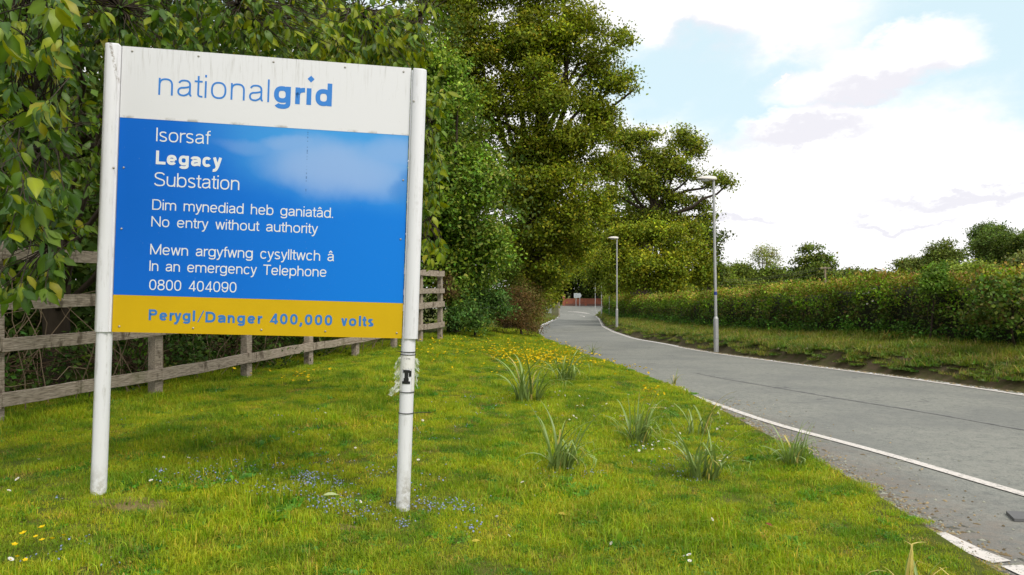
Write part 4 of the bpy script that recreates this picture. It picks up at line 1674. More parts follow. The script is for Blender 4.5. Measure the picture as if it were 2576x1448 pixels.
MAT_PETAL = leaf_mat('petal', 1.0, 0.6, 0.25, 0.2, (1, 1, 1))
dv, df, dc = petal_flower('daisy', 12, 0.0135, 0.004, (0.78, 0.77, 0.75), (0.6, 0.42, 0.02), 0.065)
daisy_me = np_mesh('daisy', dv, df, dc)
daisy_me.materials.append(MAT_PETAL)
crop = [(440, 240), (385, 258), (425, 275), (462, 265), (592, 252), (297, 155), (297, 165), (485, 172), (510, 172), (695, 187), (735, 155), (785, 235), (788, 250), (805, 258),
        (830, 275), (875, 262), (1000, 290), (1155, 265), (1105, 295), (1020, 162), (1060, 160), (1095, 160), (1160, 190), (1190, 185), (1235, 357), (1250, 410), (1200, 398),
        (1180, 455), (1120, 458), (1113, 465), (1090, 487), (1160, 493), (1128, 510), (1075, 505), (960, 460), (952, 495), (978, 493), (1060, 427), (1030, 455), (1555, 340), (1545, 355),
        (1610, 490), (1600, 557), (1650, 570), (1570, 605), (1486, 512), (1565, 470), (1670, 388), (1560, 215), (1580, 222), (1530, 455), (100, 788), (115, 858), (1453, 1030),
        (797, 1204), (1330, 1335), (1337, 1377), (1380, 1375), (375, 80), (398, 62), (332, 68), (360, 62), (350, 90), (480, 90), (290, 103), (570, 128), (588, 22), (770, 20),
        (740, 27), (885, 95), (1215, 15), (1250, 12), (1280, 30), (1575, 325), (1350, 560), (1620, 300)]
dp = [((2000 + a / 1.936) / 1.5528, (1500 + b / 1.936) / 1.5528) for a, b in crop]
dp += [(67, 1217), (10, 1248), (95, 1167), (405, 1157), (464, 1165), (389, 1223), (5, 1434), (893, 1129), (888, 1264), (942, 1197), (950, 1195), (946, 1202), (862, 1148), (1052, 1165), (1263, 1358),
       (812, 1042), (790, 1060), (1060, 1060), (1253, 1310), (700, 1300)]
for px, py in dp:
    x, y, z = spot(px, min(py, 1446) + 10)
    o = link('daisy', daisy_me)
    o.location = (x, y, z - 0.005)
    s = rnd.uniform(0.85, 1.35) * (1 + 0.02 * y)
    o.scale = (s, s, s)
    o.rotation_euler = (rnd.gauss(0.45, 0.3), rnd.gauss(0, 0.3), rnd.uniform(0, 6))
    lab = 'small white daisy in the grass left of the leafy clumps, around the sign posts' if px < 1240 else (
        'small white daisy in the far part of the lawn behind the nearer leafy clumps' if py < 1110 else (
        'small white daisy among the nearer leafy clumps' if py < 1260 else 'lone white daisy in the open near grass on the right'))
    tag(o, lab, 'daisy', 'white daisies in the lawn')
bv_, bf_, bc_ = petal_flower('buttercup', 5, 0.017, 0.008, (0.80, 0.56, 0.005), (0.62, 0.42, 0.005), 0.11)
but_me = np_mesh('buttercup', bv_, bf_, bc_)
but_me.materials.append(MAT_PETAL)
for k, (px, py) in enumerate([(121, 1365), (112, 1390), (120, 1388), (30, 1398), (66, 1434), (36, 1436), (150, 1379), (101, 1372), (78, 1384), (284, 1144), (975, 1203), (1195, 1172), (500, 1031)]):
    x, y, z = spot(px, min(py + 16, 1446))
    o = link('buttercup', but_me)
    o.location = (x, y, z)
    s = rnd.uniform(0.8, 1.25) * (1.0 if k < 9 else 0.8)
    o.scale = (s, s, s)
    o.rotation_euler = (rnd.gauss(0.4, 0.2), rnd.gauss(0, 0.25), rnd.uniform(0, 6))
    tag(o, 'yellow buttercup in the near grass left of the left sign post' if k < 9 else 'single yellow buttercup in the lawn below the sign', 'flower',
        'buttercups in the near corner of the lawn' if k < 9 else 'lone buttercups below the sign')


def flower_drift(name, V0, F0, C0, spots, tilt=0.35):
    Vs, Fs, Cs = [], [], []
    b = 0
    r = np.random.default_rng(len(spots))
    for (x, y, z, s) in spots:
        ax, ay, az_ = r.normal(0.15, tilt), r.normal(0, tilt), r.uniform(0, 6.28)
        M = np.array(Euler((ax, ay, az_)).to_matrix())
        Vs.append((V0 * s) @ M.T + np.array([x, y, z]))
        Fs.append(F0 + b)
        Cs.append(C0 * r.uniform(0.75, 1.1))
        b += len(V0)
    o = link(name, np_mesh(name, np.concatenate(Vs), np.concatenate(Fs), np.concatenate(Cs)), mat=MAT_PETAL)
    return tag(o, kind='stuff')


r = np.random.default_rng(9)
sp = []
for (cx, cy, sx, sy, n) in [(1330, 905, 50, 11, 170), (1375, 912, 25, 8, 90), (1270, 890, 45, 8, 90), (1480, 893, 55, 8, 110), (1540, 915, 40, 9, 45), (1420, 875, 60, 8, 45), (1600, 940, 20, 6, 18),
                            (1180, 868, 80, 8, 40), (1300, 865, 70, 8, 30), (1120, 890, 60, 10, 22), (755, 968, 15, 5, 10), (700, 960, 60, 25, 8), (1640, 1000, 14, 4, 10), (1850, 975, 30, 10, 0),
                            (1100, 905, 40, 12, 10), (1240, 940, 120, 25, 10), (1430, 925, 30, 6, 40)]:
    for k in range(int(n * 1.7)):
        x, y, z = spot(r.normal(cx, sx), r.normal(cy, sy) + 6)
        if x < x_left(y) - 0.05:
            sp.append((x, y, z + 0.02, r.uniform(1.1, 1.9)))
flower_drift('yellow_flowers', bv_, bf_, bc_, sp)
vv, vf, vc = petal_flower('speedwell', 4, 0.0075, 0.001, (0.27, 0.34, 0.66), (0.6, 0.62, 0.7), 0.06)
sp = []
for (cx, cy, sx, sy, n) in [(765, 1200, 22, 9, 60), (800, 1215, 40, 8, 55), (700, 1235, 60, 10, 50), (850, 1270, 45, 10, 55), (920, 1290, 30, 8, 25), (1080, 1270, 50, 8, 60), (1150, 1275, 35, 7, 30),
                            (1190, 1328, 20, 5, 15), (1015, 1320, 15, 5, 14), (600, 1170, 80, 20, 50), (480, 1200, 60, 15, 30), (400, 1195, 10, 5, 12), (1300, 980, 15, 8, 20), (1180, 1010, 60, 12, 30),
                            (1320, 1030, 60, 20, 10), (900, 1180, 120, 30, 40), (1600, 1130, 60, 20, 22), (1450, 1190, 60, 10, 25), (130, 1370, 80, 30, 12), (700, 1060, 200, 30, 30), (1150, 1080, 60, 30, 14),
                            (1720, 1190, 50, 15, 16)]:
    n = int(n * 0.8)
    for k in range(n):
        x, y, z = spot(r.normal(cx, sx), min(1445, r.normal(cy, sy) + 8))
        if x < x_left(y) - 0.1:
            for q in range(3):
                sp.append((x + r.normal(0, 0.012), y + r.normal(0, 0.012), z - r.uniform(0, 0.02), r.uniform(0.7, 1.25)))
flower_drift('blue_flowers', vv, vf, vc, sp, 0.5)

# ------------------------------------------------------------------ CHERRY TREE hanging over the sign
def cherry_leaf(seed):
    r_ = random.Random(seed)
    V, F = [], []
    n = 7
    prof = [0.0, 0.55, 0.86, 1.0, 0.97, 0.74, 0.30, 0.0]
    fold = r_.uniform(0.05, 0.6)
    curl = r_.uniform(-0.3, 1.1)
    twist = r_.uniform(-0.5, 0.5)
    ang = 0.0
    pos = Vector((0, 0, 0))
    for i in range(n + 1):
        w = prof[i] * 0.215
        wig = 1 + 0.06 * (-1) ** i
        tw = twist * i / n
        V += [(pos.x, -w * wig, pos.z + w * (fold - tw)), (pos.x, 0, pos.z), (pos.x, w * wig, pos.z + w * (fold + tw))]
        ang += curl / n
        pos = pos + Vector((math.cos(ang), 0, -math.sin(ang))) / n
    for i in range(n):
        for j in range(2):
            q = i * 3 + j
            F.append((q, q + 1, q + 4, q + 3))
    return np.array(V), np.array(F)


def cherry():
    rs = np.random.default_rng(21)
    base = Vector((-6.6, 10.6, z_lawn(-6.6, 10.6)))
    root = empty('cherry_tree', base, 0, 'large-leaved tree overhanging the top and left side of the sign, drooping yellow-green leaves', 'tree')
    B = np.array(base)
    T = bend((0, 0, -0.2), (0.5, -0.6, 5.5), 9, 0.06, rs)
    v, f = tubes_mesh([(T, np.linspace(0.2, 0.07, 9))], 10)
    link('trunk', np_mesh('trunk', v, f, smooth=True), root, MAT_BARK)
    # (px, py, depth, spread px x, y, depth, sprays)
    zones = [(60, 90, 5.6, 90, 90, 0.7, 46), (160, 200, 5.9, 80, 80, 0.7, 46), (60, 330, 5.3, 60, 100, 0.6, 44), (150, 360, 6.6, 75, 90, 0.8, 44), (55, 520, 5.6, 60, 70, 0.6, 38),
             (190, 500, 6.9, 45, 70, 0.5, 22), (120, 690, 6.0, 60, 28, 0.4, 20), (40, 735, 5.6, 40, 15, 0.3, 9), (215, 640, 6.3, 18, 25, 0.3, 7),
             (250, 40, 6.6, 120, 70, 0.8, 80), (420, 30, 7.0, 120, 60, 0.8, 90), (600, 40, 7.4, 120, 60, 0.8, 100), (780, 60, 7.8, 120, 60, 0.8, 110), (930, 70, 8.3, 90, 60, 0.7, 110),
             (1000, 100, 8.8, 50, 60, 0.6, 60), (1040, 60, 8.8, 28, 60, 0.4, 34), (850, 140, 8.6, 120, 20, 0.6, 50), (500, 100, 7.8, 160, 25, 0.8, 60),
             (1085, 230, 8.8, 30, 45, 0.4, 26), (1085, 340, 8.8, 26, 40, 0.4, 20), (1082, 440, 8.8, 26, 30, 0.4, 16), (1085, 510, 8.8, 22, 35, 0.4, 14), (1082, 620, 8.8, 25, 20, 0.4, 11),
             (600, 300, 8.5, 300, 130, 0.6, 60), (900, 500, 9.0, 150, 150, 0.5, 30),
             (500, -160, 7.5, 500, 90, 1.2, 130), (100, -150, 6.0, 250, 90, 0.9, 60)]
    sprays = []
    for (px, py, d, sx, sy, sdp, n) in zones:
        for k in range(int(n * 1.25)):
            dd = d + rs.normal(0, sdp * 1.5)
            if 255 < px < 1060 or px > 1060: dd = max(dd, 6.4)
            p_ = at(rs.normal(px, sx * 0.75), rs.normal(py, sy * 0.75), dd)
            if px > 990: p_.x = min(p_.x, (1120 - 1288) / 1860 * dd + rs.normal(0, 0.03))
            if dd < 6.6: p_.x = min(p_.x, -0.605 * dd - abs(rs.normal(0, 0.08)))
            sprays.append(np.array(p_))
    sprays = np.array(sprays)
    # limbs reaching out over the fence
    limb_t = [at(60, 60, 6.0), at(80, 350, 5.8), at(120, 620, 6.2), at(300, 20, 6.9), at(600, 10, 7.4), at(900, 30, 8.2), at(1060, 40, 8.7), at(1075, 330, 8.9), at(300, 250, 7.6), at(700, 250, 8.3), at(500, -250, 7.4), at(1078, 560, 8.9)]
    limbs, paths = [], []
    for i, q in enumerate(limb_t):
        st = T[min(8, 2 + (i * 3) % 6)]
        P = bend(st, np.array(q) - B, 10, 0.14, rs, 0.08)
        paths.append((P, np.linspace(0.045, 0.008, 10)))
        limbs.append(P)
    allp = np.concatenate(limbs)
    leaves = []
    for s in sprays:
        q = s - B
        j = int(np.argmin(np.linalg.norm(allp - q, axis=1)))
        P = bend(allp[j], q, 5, 0.2, rs, 0.05)
        paths.append((P, np.linspace(0.006, 0.0022, 5)))
        tdir = P[-1] - P[-2]
        tdir /= np.linalg.norm(tdir) + 1e-9
        nl = rs.integers(5, 9)
        for k in range(nl):
            a = rs.uniform(0, 2 * PI)
            out = np.array([math.cos(a), math.sin(a), 0]) * 0.75 + tdir * 0.35
            out[2] -= rs.uniform(0.15, 1.6)
            out /= np.linalg.norm(out)
            pb = q - tdir * rs.uniform(0, 0.16) + out * 0.03
            leaves.append((pb, out, rs.uniform(0.075, 0.135) * rs.choice([0.8, 1.0, 1.3])))
    v, f = tubes_mesh(paths, 5)
    link('branches', np_mesh('branches', v, f, smooth=True), root, MAT_BARK)
    protos = [cherry_leaf(k) for k in range(9)]
    pal = np.array([(0.155, 0.215, 0.010), (0.22, 0.26, 0.012), (0.075, 0.145, 0.014), (0.045, 0.10, 0.018), (0.23, 0.22, 0.016), (0.11, 0.18, 0.02)])
    pal[:, 2] *= 0.7
    # nearest 300 leaves to the camera are objects, the rest one part
    dist = [np.linalg.norm(l[0] + B - np.array([0, 0, 1.5])) for l in leaves]
    order = np.argsort(dist)
    visible = [i for i in order if True]
    chosen = set()
    for i in visible:
        w_ = leaves[i][0] + B
        px = 1288 + w_[0] / w_[1] * 1860
        py = 730 - (w_[2] - 1.5) / w_[1] * 1860
        if -40 < px < 1200 and -60 < py < 800:
            chosen.add(int(i))
        if len(chosen) >= 300: break
    MAT_CL = leaf_mat('cherry_leaf', 0.95, 0.45, 0.30, 0.3, (1.35, 1.3, 0.3))
    meshes = {}
    for pi, (pv, pf) in enumerate(protos):
        for ci, c in enumerate(pal):
            cc = np.repeat((np.array(c))[None], len(pv), 0)
            cc[1::3] *= 1.35
            me = np_mesh('leaf', pv, pf, cc, smooth=True)
            me.materials.append(MAT_CL)
            meshes[(pi, ci)] = me
    VV, FF, CC = [], [], []
    b = 0
    for i, (p_, d_, s) in enumerate(leaves):
        hi = p_[2] + B[2]
        lf = p_[0] + B[0] < -2.6
        wts = np.array([2.2 if lf else 3, 0.5 if lf else 3, 3, 6 if lf else 1, 0.4, 2.0])  # left leaves weighted to dark green: the deep shade there is painted in
        ci = int(rs.choice(6, p=wts / wts.sum()))
        pi = int(rs.integers(9))
        x_ = Vector(d_)
        up = Vector((rs.normal(0, 0.8), rs.normal(-0.35, 0.8), 1.0))
        y_ = up.cross(x_).normalized()
        z_ = x_.cross(y_)
        M = Matrix((x_, y_, z_)).transposed()
        if i in chosen:
            o = link('leaf', meshes[(pi, ci)], root)
            o.matrix_local = Matrix.Translation(Vector(p_)) @ M.to_4x4() @ Matrix.Scale(s, 4)
        else:
            pv, pf = protos[pi]
            VV.append(pv * s @ np.array(M).T + p_)
            FF.append(pf + b)
            b += len(pv)
            cc = np.repeat((pal[ci] * rs.uniform(0.75, 1.2))[None], len(pv), 0)
            cc[1::3] *= 1.35
            CC.append(cc)
    fo = link('foliage', np_mesh('foliage', np.concatenate(VV), np.concatenate(FF), np.concatenate(CC), smooth=True), root, MAT_CL)
    fo['kind'] = 'stuff'


cherry()

# ------------------------------------------------------------------ WOODLAND behind the fence (left)
for k, (x, y, h, r_, col_, lab) in enumerate([
        (-9.5, 12.5, 9, 3.4, G_DRK, 'dark dense tree behind the left end of the fence'),
        (-7.0, 17.0, 10, 3.2, G_DRK, 'dark tree behind the fence, hidden mostly by the blue panel'),
        (-13.5, 16.0, 12, 4.2, G_DRK, 'tall dark tree deepest in the wood at the left edge'),
        (-6.0, 23.0, 12, 3.0, G_MID, 'dark tree in the wood behind the right half of the sign'),
        (-13.0, 26.0, 14, 5.0, G_DRK, 'dark tree farther back in the wood, between the sign and the left edge'),
        (-8.5, 31.0, 15, 4.6, G_DRK, 'dark tree farthest back in the wood, behind the blue panel'),
        (-19.0, 22.0, 14, 5.0, G_DRK, 'dark tree farther back in the wood at the left edge'),
        (-4.2, 32.0, 15, 3.6, G_MID, 'tree behind the green shrub right of the sign')]):
    z = z_lawn(x, y)
    bl = [(np.array([x, y, z + h * 0.55]), np.array([r_, r_, h * 0.42]), 1), (np.array([x + r_ * .5, y - r_ * .3, z + h * 0.3]), np.array([r_ * .8, r_ * .8, h * .25]), 1),
          (np.array([x - r_ * .5, y, z + h * 0.33]), np.array([r_ * .8, r_ * .8, h * .28]), 1), (np.array([x, y, z + h * 0.85]), np.array([r_ * .6, r_ * .6, h * .15]), 0.8)]
    tree('woodland_tree', lab, (x, y, z), bl, 1900, 14, 0.19, 0.8, [col_, G_DRK, (0.09, 0.12, 0.014)], 0.22, 0.2, seed=60 + k, branches=330, shell=2.3, group='dark trees in the wood behind the fence')

rs = np.random.default_rng(8)
for k, (x, y, w_, h, lab) in enumerate([(-6.6, 8.9, 1.3, 0.9, 'low bramble tangle behind the fence, left of the left sign post'),
                                        (-5.6, 11.3, 1.2, 0.9, 'bramble bush behind the fence between the sign posts, with leafy stems on the rail'),
                                        (-5.0, 14.0, 1.2, 0.9, 'bramble bush behind the middle of the fence'),
                                        (-4.4, 17.0, 1.3, 1.0, 'bramble bush behind the fence near the right sign post')]):
    z = z_lawn(x, y)
    bl = [(np.array([x + dx, y + dy, z + h * 0.45]), np.array([w_ * .7, w_ * .9, h * 0.6]), 1) for dx, dy in ((0, -.8), (-.2, .6), (0.1, 0))]
    tree('bramble', lab, (x, y, z), bl, 260, 9, 0.075, 0.3, [(0.05, 0.10, 0.02), (0.08, 0.13, 0.02), (0.04, 0.07, 0.015)], 0.02, 0.1, cat='bush', seed=70 + k, branches=200,
         bark=MAT_TWIG, group='brambles behind the fence')
for k, (x, y, rx, ry, lab) in enumerate([(-9.5, 12.5, 3.0, 3.0, 'dark leafy undergrowth deep behind the left end of the fence'), (-8.0, 18.0, 2.8, 4.0, 'dark leafy undergrowth deep behind the middle of the fence'),
                                          (-5.5, 24.5, 2.6, 3.5, 'dark leafy undergrowth behind the far end of the fence')]):
    z = z_lawn(x, y)
    tree('undergrowth_shrub', lab, (x, y, z), [(np.array([x + a * rx * .5, y + b * ry * .5, z + 0.9]), np.array([rx * .6, ry * .6, 1.5]), 1) for a, b in ((-1, -1), (1, -1), (0, 0.2), (-1, 1), (1, 1))],
         1000, 12, 0.15, 0.6, [(0.05, 0.085, 0.014), (0.04, 0.07, 0.012)], 0.05, 0.1, cat='shrub', seed=75 + k, branches=150, bark=MAT_TWIG, group='undergrowth in the wood')
# dead stems and twigs on the wood's edge
st = empty('dead_stems', (-6.2, 9.6, z_lawn(-6.2, 9.6)), 0, 'tangle of dry brown stems behind the rails at the left end of the fence', 'stems')
paths = []
for k in range(150):
    t_ = rs.uniform(-0.1, 0.8)
    x, y = fpt(t_)
    x -= rs.uniform(0.25, 1.6)
    p0 = np.array([x, y, z_lawn(x, y)]) - np.array(st.location)
    q = p0 + np.array([rs.normal(0, 0.7), rs.normal(0, 0.7), rs.uniform(0.3, 2.0)])
    paths.append((bend(p0, q, 6, 0.25, rs, 0.15), np.linspace(0.008, 0.003, 6)))
v, f = tubes_mesh(paths, 4)
link('stem', np_mesh('stem', v, f), st, simple('dry_stem', (0.20, 0.145, 0.09), 0.9, var=0.4))['kind'] = 'stuff'

# ------------------------------------------------------------------ SHRUBS right of the sign
def gz(x, y): return z_ground(x, y)


tree('green_shrub', 'tall bright green shrub tree filling the gap right of the sign above the fence end', (-2.0, 25, gz(-2.0, 25)),
     [blob(1130, 700, 24.5, 60, 80), blob(1200, 640, 24.5, 70, 75), blob(1150, 540, 24.5, 90, 80), blob(1210, 470, 24, 55, 60), blob(1110, 420, 25, 70, 70), blob(1200, 400, 25, 55, 35),
      blob(1090, 300, 25, 60, 80), blob(1150, 260, 25.5, 40, 60), blob(1100, 600, 26, 60, 100), blob(1240, 600, 24.5, 35, 60), blob(1090, 160, 26, 60, 70)],
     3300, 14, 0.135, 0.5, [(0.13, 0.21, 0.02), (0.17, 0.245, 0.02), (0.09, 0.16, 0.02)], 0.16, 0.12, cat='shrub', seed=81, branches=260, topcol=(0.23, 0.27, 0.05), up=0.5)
tree('low_shrub', 'low feathery green shrub on the grass right of the fence end', (-1.2, 24.0, gz(-1.2, 24)),
     [blob(1150, 800, 23.5, 42, 35), blob(1200, 790, 23.5, 40, 40), blob(1250, 770, 24.5, 40, 45), blob(1180, 750, 24.5, 60, 40)],
     650, 12, 0.09, 0.32, [(0.07, 0.135, 0.03), (0.10, 0.17, 0.03), (0.05, 0.10, 0.02)], 0.04, 0.1, cat='shrub', seed=82, branches=120)
tree('gorse_bush', 'rusty brown gorse bush at the far corner of the lawn beside the road', (0.35, 27.2, gz(0.35, 27.2)),
     [blob(1290, 800, 27, 50, 45), blob(1335, 825, 26.6, 32, 22), blob(1320, 780, 27.2, 35, 35), blob(1260, 810, 27, 35, 38), blob(1300, 745, 27.5, 40, 28)],
     900, 13, 0.065, 0.28, [(0.15, 0.085, 0.035), (0.20, 0.12, 0.04), (0.10, 0.09, 0.025), (0.12, 0.065, 0.03)], 0.05, 0.1, cat='shrub', seed=83, branches=160, aspect=0.35)
tree('gorse_bush', 'brown gorse sprig behind the end post of the wooden fence', (-2.4, 24.4, gz(-2.4, 24.4)),
     [blob(1128, 730, 23.6, 22, 35), blob(1120, 700, 23.8, 22, 22)], 130, 12, 0.065, 0.25, [(0.15, 0.085, 0.035), (0.11, 0.08, 0.03)], 0.04, 0.1, cat='shrub', seed=84, branches=40, aspect=0.35)
tree('mixed_shrub', 'olive and rusty rounded shrub behind the gorse along the left side of the road', (1.0, 36, gz(0.8, 36)),
     [blob(1330, 760, 36, 38, 55), blob(1348, 740, 37, 25, 50), blob(1300, 720, 37, 40, 40), blob(1345, 790, 36, 22, 25)],
     700, 13, 0.10, 0.4, [(0.15, 0.13, 0.03), (0.12, 0.15, 0.02), (0.17, 0.11, 0.035)], 0.05, 0.1, cat='shrub', seed=85, branches=90)

tree('roadside_bush', 'green bush behind the low shrub, under the big oak', (-1.8, 35, gz(-1.8, 35)),
     [blob(1215, 725, 35, 45, 60), blob(1260, 700, 36, 50, 60), blob(1180, 700, 35, 40, 60)], 600, 13, 0.12, 0.45, [(0.08, 0.125, 0.016), (0.11, 0.15, 0.016)], 0.05, 0.1, cat='shrub', seed=86, branches=60)
tree('roadside_bush', 'yellow-green bush beside the board fence on the left verge', (2.6, 100, gz(2.6, 100)),
     [blob(1368, 760, 100, 20, 26), blob(1345, 755, 95, 25, 30), blob(1380, 745, 104, 16, 20)], 400, 12, 0.22, 0.8, [(0.15, 0.17, 0.02), (0.11, 0.14, 0.016)], 0.08, 0.1, cat='shrub', seed=87, branches=40)

# ------------------------------------------------------------------ BIG TREES
tree('oak_tree', 'biggest oak, dark crown towering right of the sign to the top of the photo', (0.2, 38, gz(0.2, 38)),
     [blob(1180, 100, 37, 120, 90), blob(1330, 90, 37, 110, 90), blob(1440, 60, 37, 75, 90), blob(1500, 150, 37, 75, 45), blob(1560, 95, 37, 38, 28), blob(1545, 205, 37, 55, 32), blob(1590, 230, 37, 14, 8),
      blob(1480, 250, 37, 60, 50), blob(1380, 230, 36, 90, 75), blob(1260, 240, 37, 100, 80), blob(1320, 360, 37, 100, 60), blob(1440, 350, 36.5, 85, 45), blob(1500, 330, 37, 40, 30),
      blob(1400, 460, 36, 90, 55), blob(1300, 480, 37, 90, 70), blob(1440, 540, 36, 55, 60), blob(1380, 590, 37, 85, 70), blob(1290, 610, 38, 80, 80), blob(1400, 680, 37, 60, 45), blob(1450, 640, 38, 35, 50),
      blob(1300, -60, 37, 150, 70), blob(1150, -20, 38, 130, 90), blob(1420, -40, 38, 60, 60), blob(1320, 690, 38, 60, 50), blob(1140, 260, 39, 80, 90), blob(1190, 340, 39, 60, 70), blob(1160, 180, 39, 60, 60), blob(1525, 300, 37.5, 38, 40), blob(1500, 420, 38, 50, 50), blob(1490, 510, 38, 48, 50), blob(1470, 590, 38, 40, 50), blob(1340, 160, 39, 130, 100), blob(1360, 420, 39, 120, 110)],
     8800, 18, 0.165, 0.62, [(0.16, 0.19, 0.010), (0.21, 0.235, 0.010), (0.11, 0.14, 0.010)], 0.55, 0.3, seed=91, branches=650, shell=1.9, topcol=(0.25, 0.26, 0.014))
tree('oak_tree', 'second oak with open crown and bare limbs showing, behind the nearest street lamp', (11.6, 70, gz(11.6, 70)),
     [blob(1565, 350, 68, 40, 38), blob(1545, 420, 68, 40, 40), blob(1625, 345, 68, 40, 25), blob(1650, 400, 68, 45, 32), blob(1712, 355, 68, 30, 30), blob(1690, 420, 68, 42, 30), blob(1750, 375, 68, 18, 32),
      blob(1600, 440, 68, 50, 30), blob(1740, 440, 68, 30, 18), blob(1800, 455, 68, 34, 16), blob(1832, 462, 68, 14, 8), blob(1640, 480, 69, 60, 25), blob(1540, 490, 68, 32, 28), blob(1700, 500, 69, 45, 22),
      blob(1765, 520, 69, 25, 18), blob(1790, 545, 69, 15, 12), blob(1520, 540, 69, 30, 35), blob(1620, 540, 70, 60, 25), blob(1700, 560, 70, 50, 25), blob(1560, 570, 70, 40, 30)],
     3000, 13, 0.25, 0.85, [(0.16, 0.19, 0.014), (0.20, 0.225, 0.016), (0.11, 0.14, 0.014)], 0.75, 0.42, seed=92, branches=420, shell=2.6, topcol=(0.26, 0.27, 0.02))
tree('bushy_tree', 'broad bushy yellow-green tree below the second oak, behind the hedge', (13.5, 66, gz(13.5, 66)),
     [blob(1590, 605, 64, 40, 40), blob(1640, 580, 63, 38, 30), blob(1690, 600, 62, 42, 38), blob(1735, 610, 64, 40, 50), blob(1620, 660, 61, 50, 38), blob(1690, 660, 61, 50, 36), blob(1760, 680, 64, 38, 45), blob(1560, 650, 64, 35, 50),
      blob(1600, 710, 62, 50, 28), blob(1680, 710, 62, 55, 28), blob(1545, 600, 66, 28, 30)],
     2900, 13, 0.235, 0.85, [(0.17, 0.205, 0.012), (0.215, 0.24, 0.012), (0.12, 0.155, 0.012)], 0.4, 0.2, seed=93, branches=160, topcol=(0.28, 0.29, 0.015))
tree('conifer_tree', 'dark narrow tree at the right edge of the second oak', (20.5, 78, gz(20.5, 78)),
     [blob(1770, 590, 78, 22, 60), blob(1790, 640, 78, 25, 60), blob(1820, 600, 78, 10, 18), blob(1800, 690, 78, 28, 40)],
     330, 12, 0.34, 0.8, [(0.07, 0.10, 0.016), (0.10, 0.13, 0.018)], 0.3, 0.2, seed=94, branches=80)
tree('roadside_tree', 'yellow-green tree over the left side of the road near the board fence', (-0.4, 58, gz(-0.4, 58)),
     [blob(1400, 650, 56, 50, 48), blob(1432, 665, 60, 30, 35), blob(1370, 690, 54, 45, 50), blob(1385, 740, 57, 24, 30), blob(1465, 635, 62, 35, 38), blob(1350, 740, 50, 30, 35)],
     1500, 12, 0.22, 0.8, [(0.19, 0.215, 0.012), (0.22, 0.24, 0.012), (0.13, 0.155, 0.012)], 0.25, 0.2, seed=95, branches=90)
tree('roadside_tree', 'tree right of the road whose leaves hide the heads of the far lamps', (14.6, 84, gz(14.6, 84)),
     [blob(1500, 680, 82, 32, 38), blob(1530, 660, 80, 32, 50), blob(1485, 650, 84, 30, 40), blob(1545, 705, 80, 28, 28), blob(1478, 690, 90, 14, 20), blob(1560, 725, 80, 30, 22), blob(1520, 725, 88, 24, 14), blob(1510, 620, 84, 40, 40)],
     1200, 12, 0.28, 1.0, [(0.15, 0.19, 0.012), (0.19, 0.22, 0.014), (0.11, 0.14, 0.012)], 0.3, 0.2, seed=96, branches=60)
for k, (px, py, d, rx, ry, col_, lab) in enumerate([
        (1380, 640, 185, 60, 130, (0.045, 0.065, 0.012), 'dark tree behind the brick wall at its left'),
        (1440, 640, 190, 45, 135, (0.040, 0.030, 0.022), 'dark purplish tree right behind the arrow sign'),
        (1500, 640, 185, 60, 130, (0.06, 0.085, 0.014), 'dark tree behind the right end of the brick wall'),
        (1340, 560, 150, 90, 150, (0.07, 0.10, 0.014), 'tall dark tree far behind, seen through the big oak'),
        (1580, 600, 160, 70, 130, (0.07, 0.10, 0.014), 'tall dark tree far behind the second street lamp')]):
    p = at(px, py, d)
    tree('far_tree', lab, (p.x, p.y, -2.1), [blob(px, py, d, rx, ry), blob(px - rx * .4, py + ry * .5, d, rx * .7, ry * .5), blob(px + rx * .4, py + ry * .4, d, rx * .7, ry * .5)],
         700, 11, 0.8, 2.6, col_, 0.5, 0.2, seed=100 + k, branches=20, group='dark trees beyond the junction')

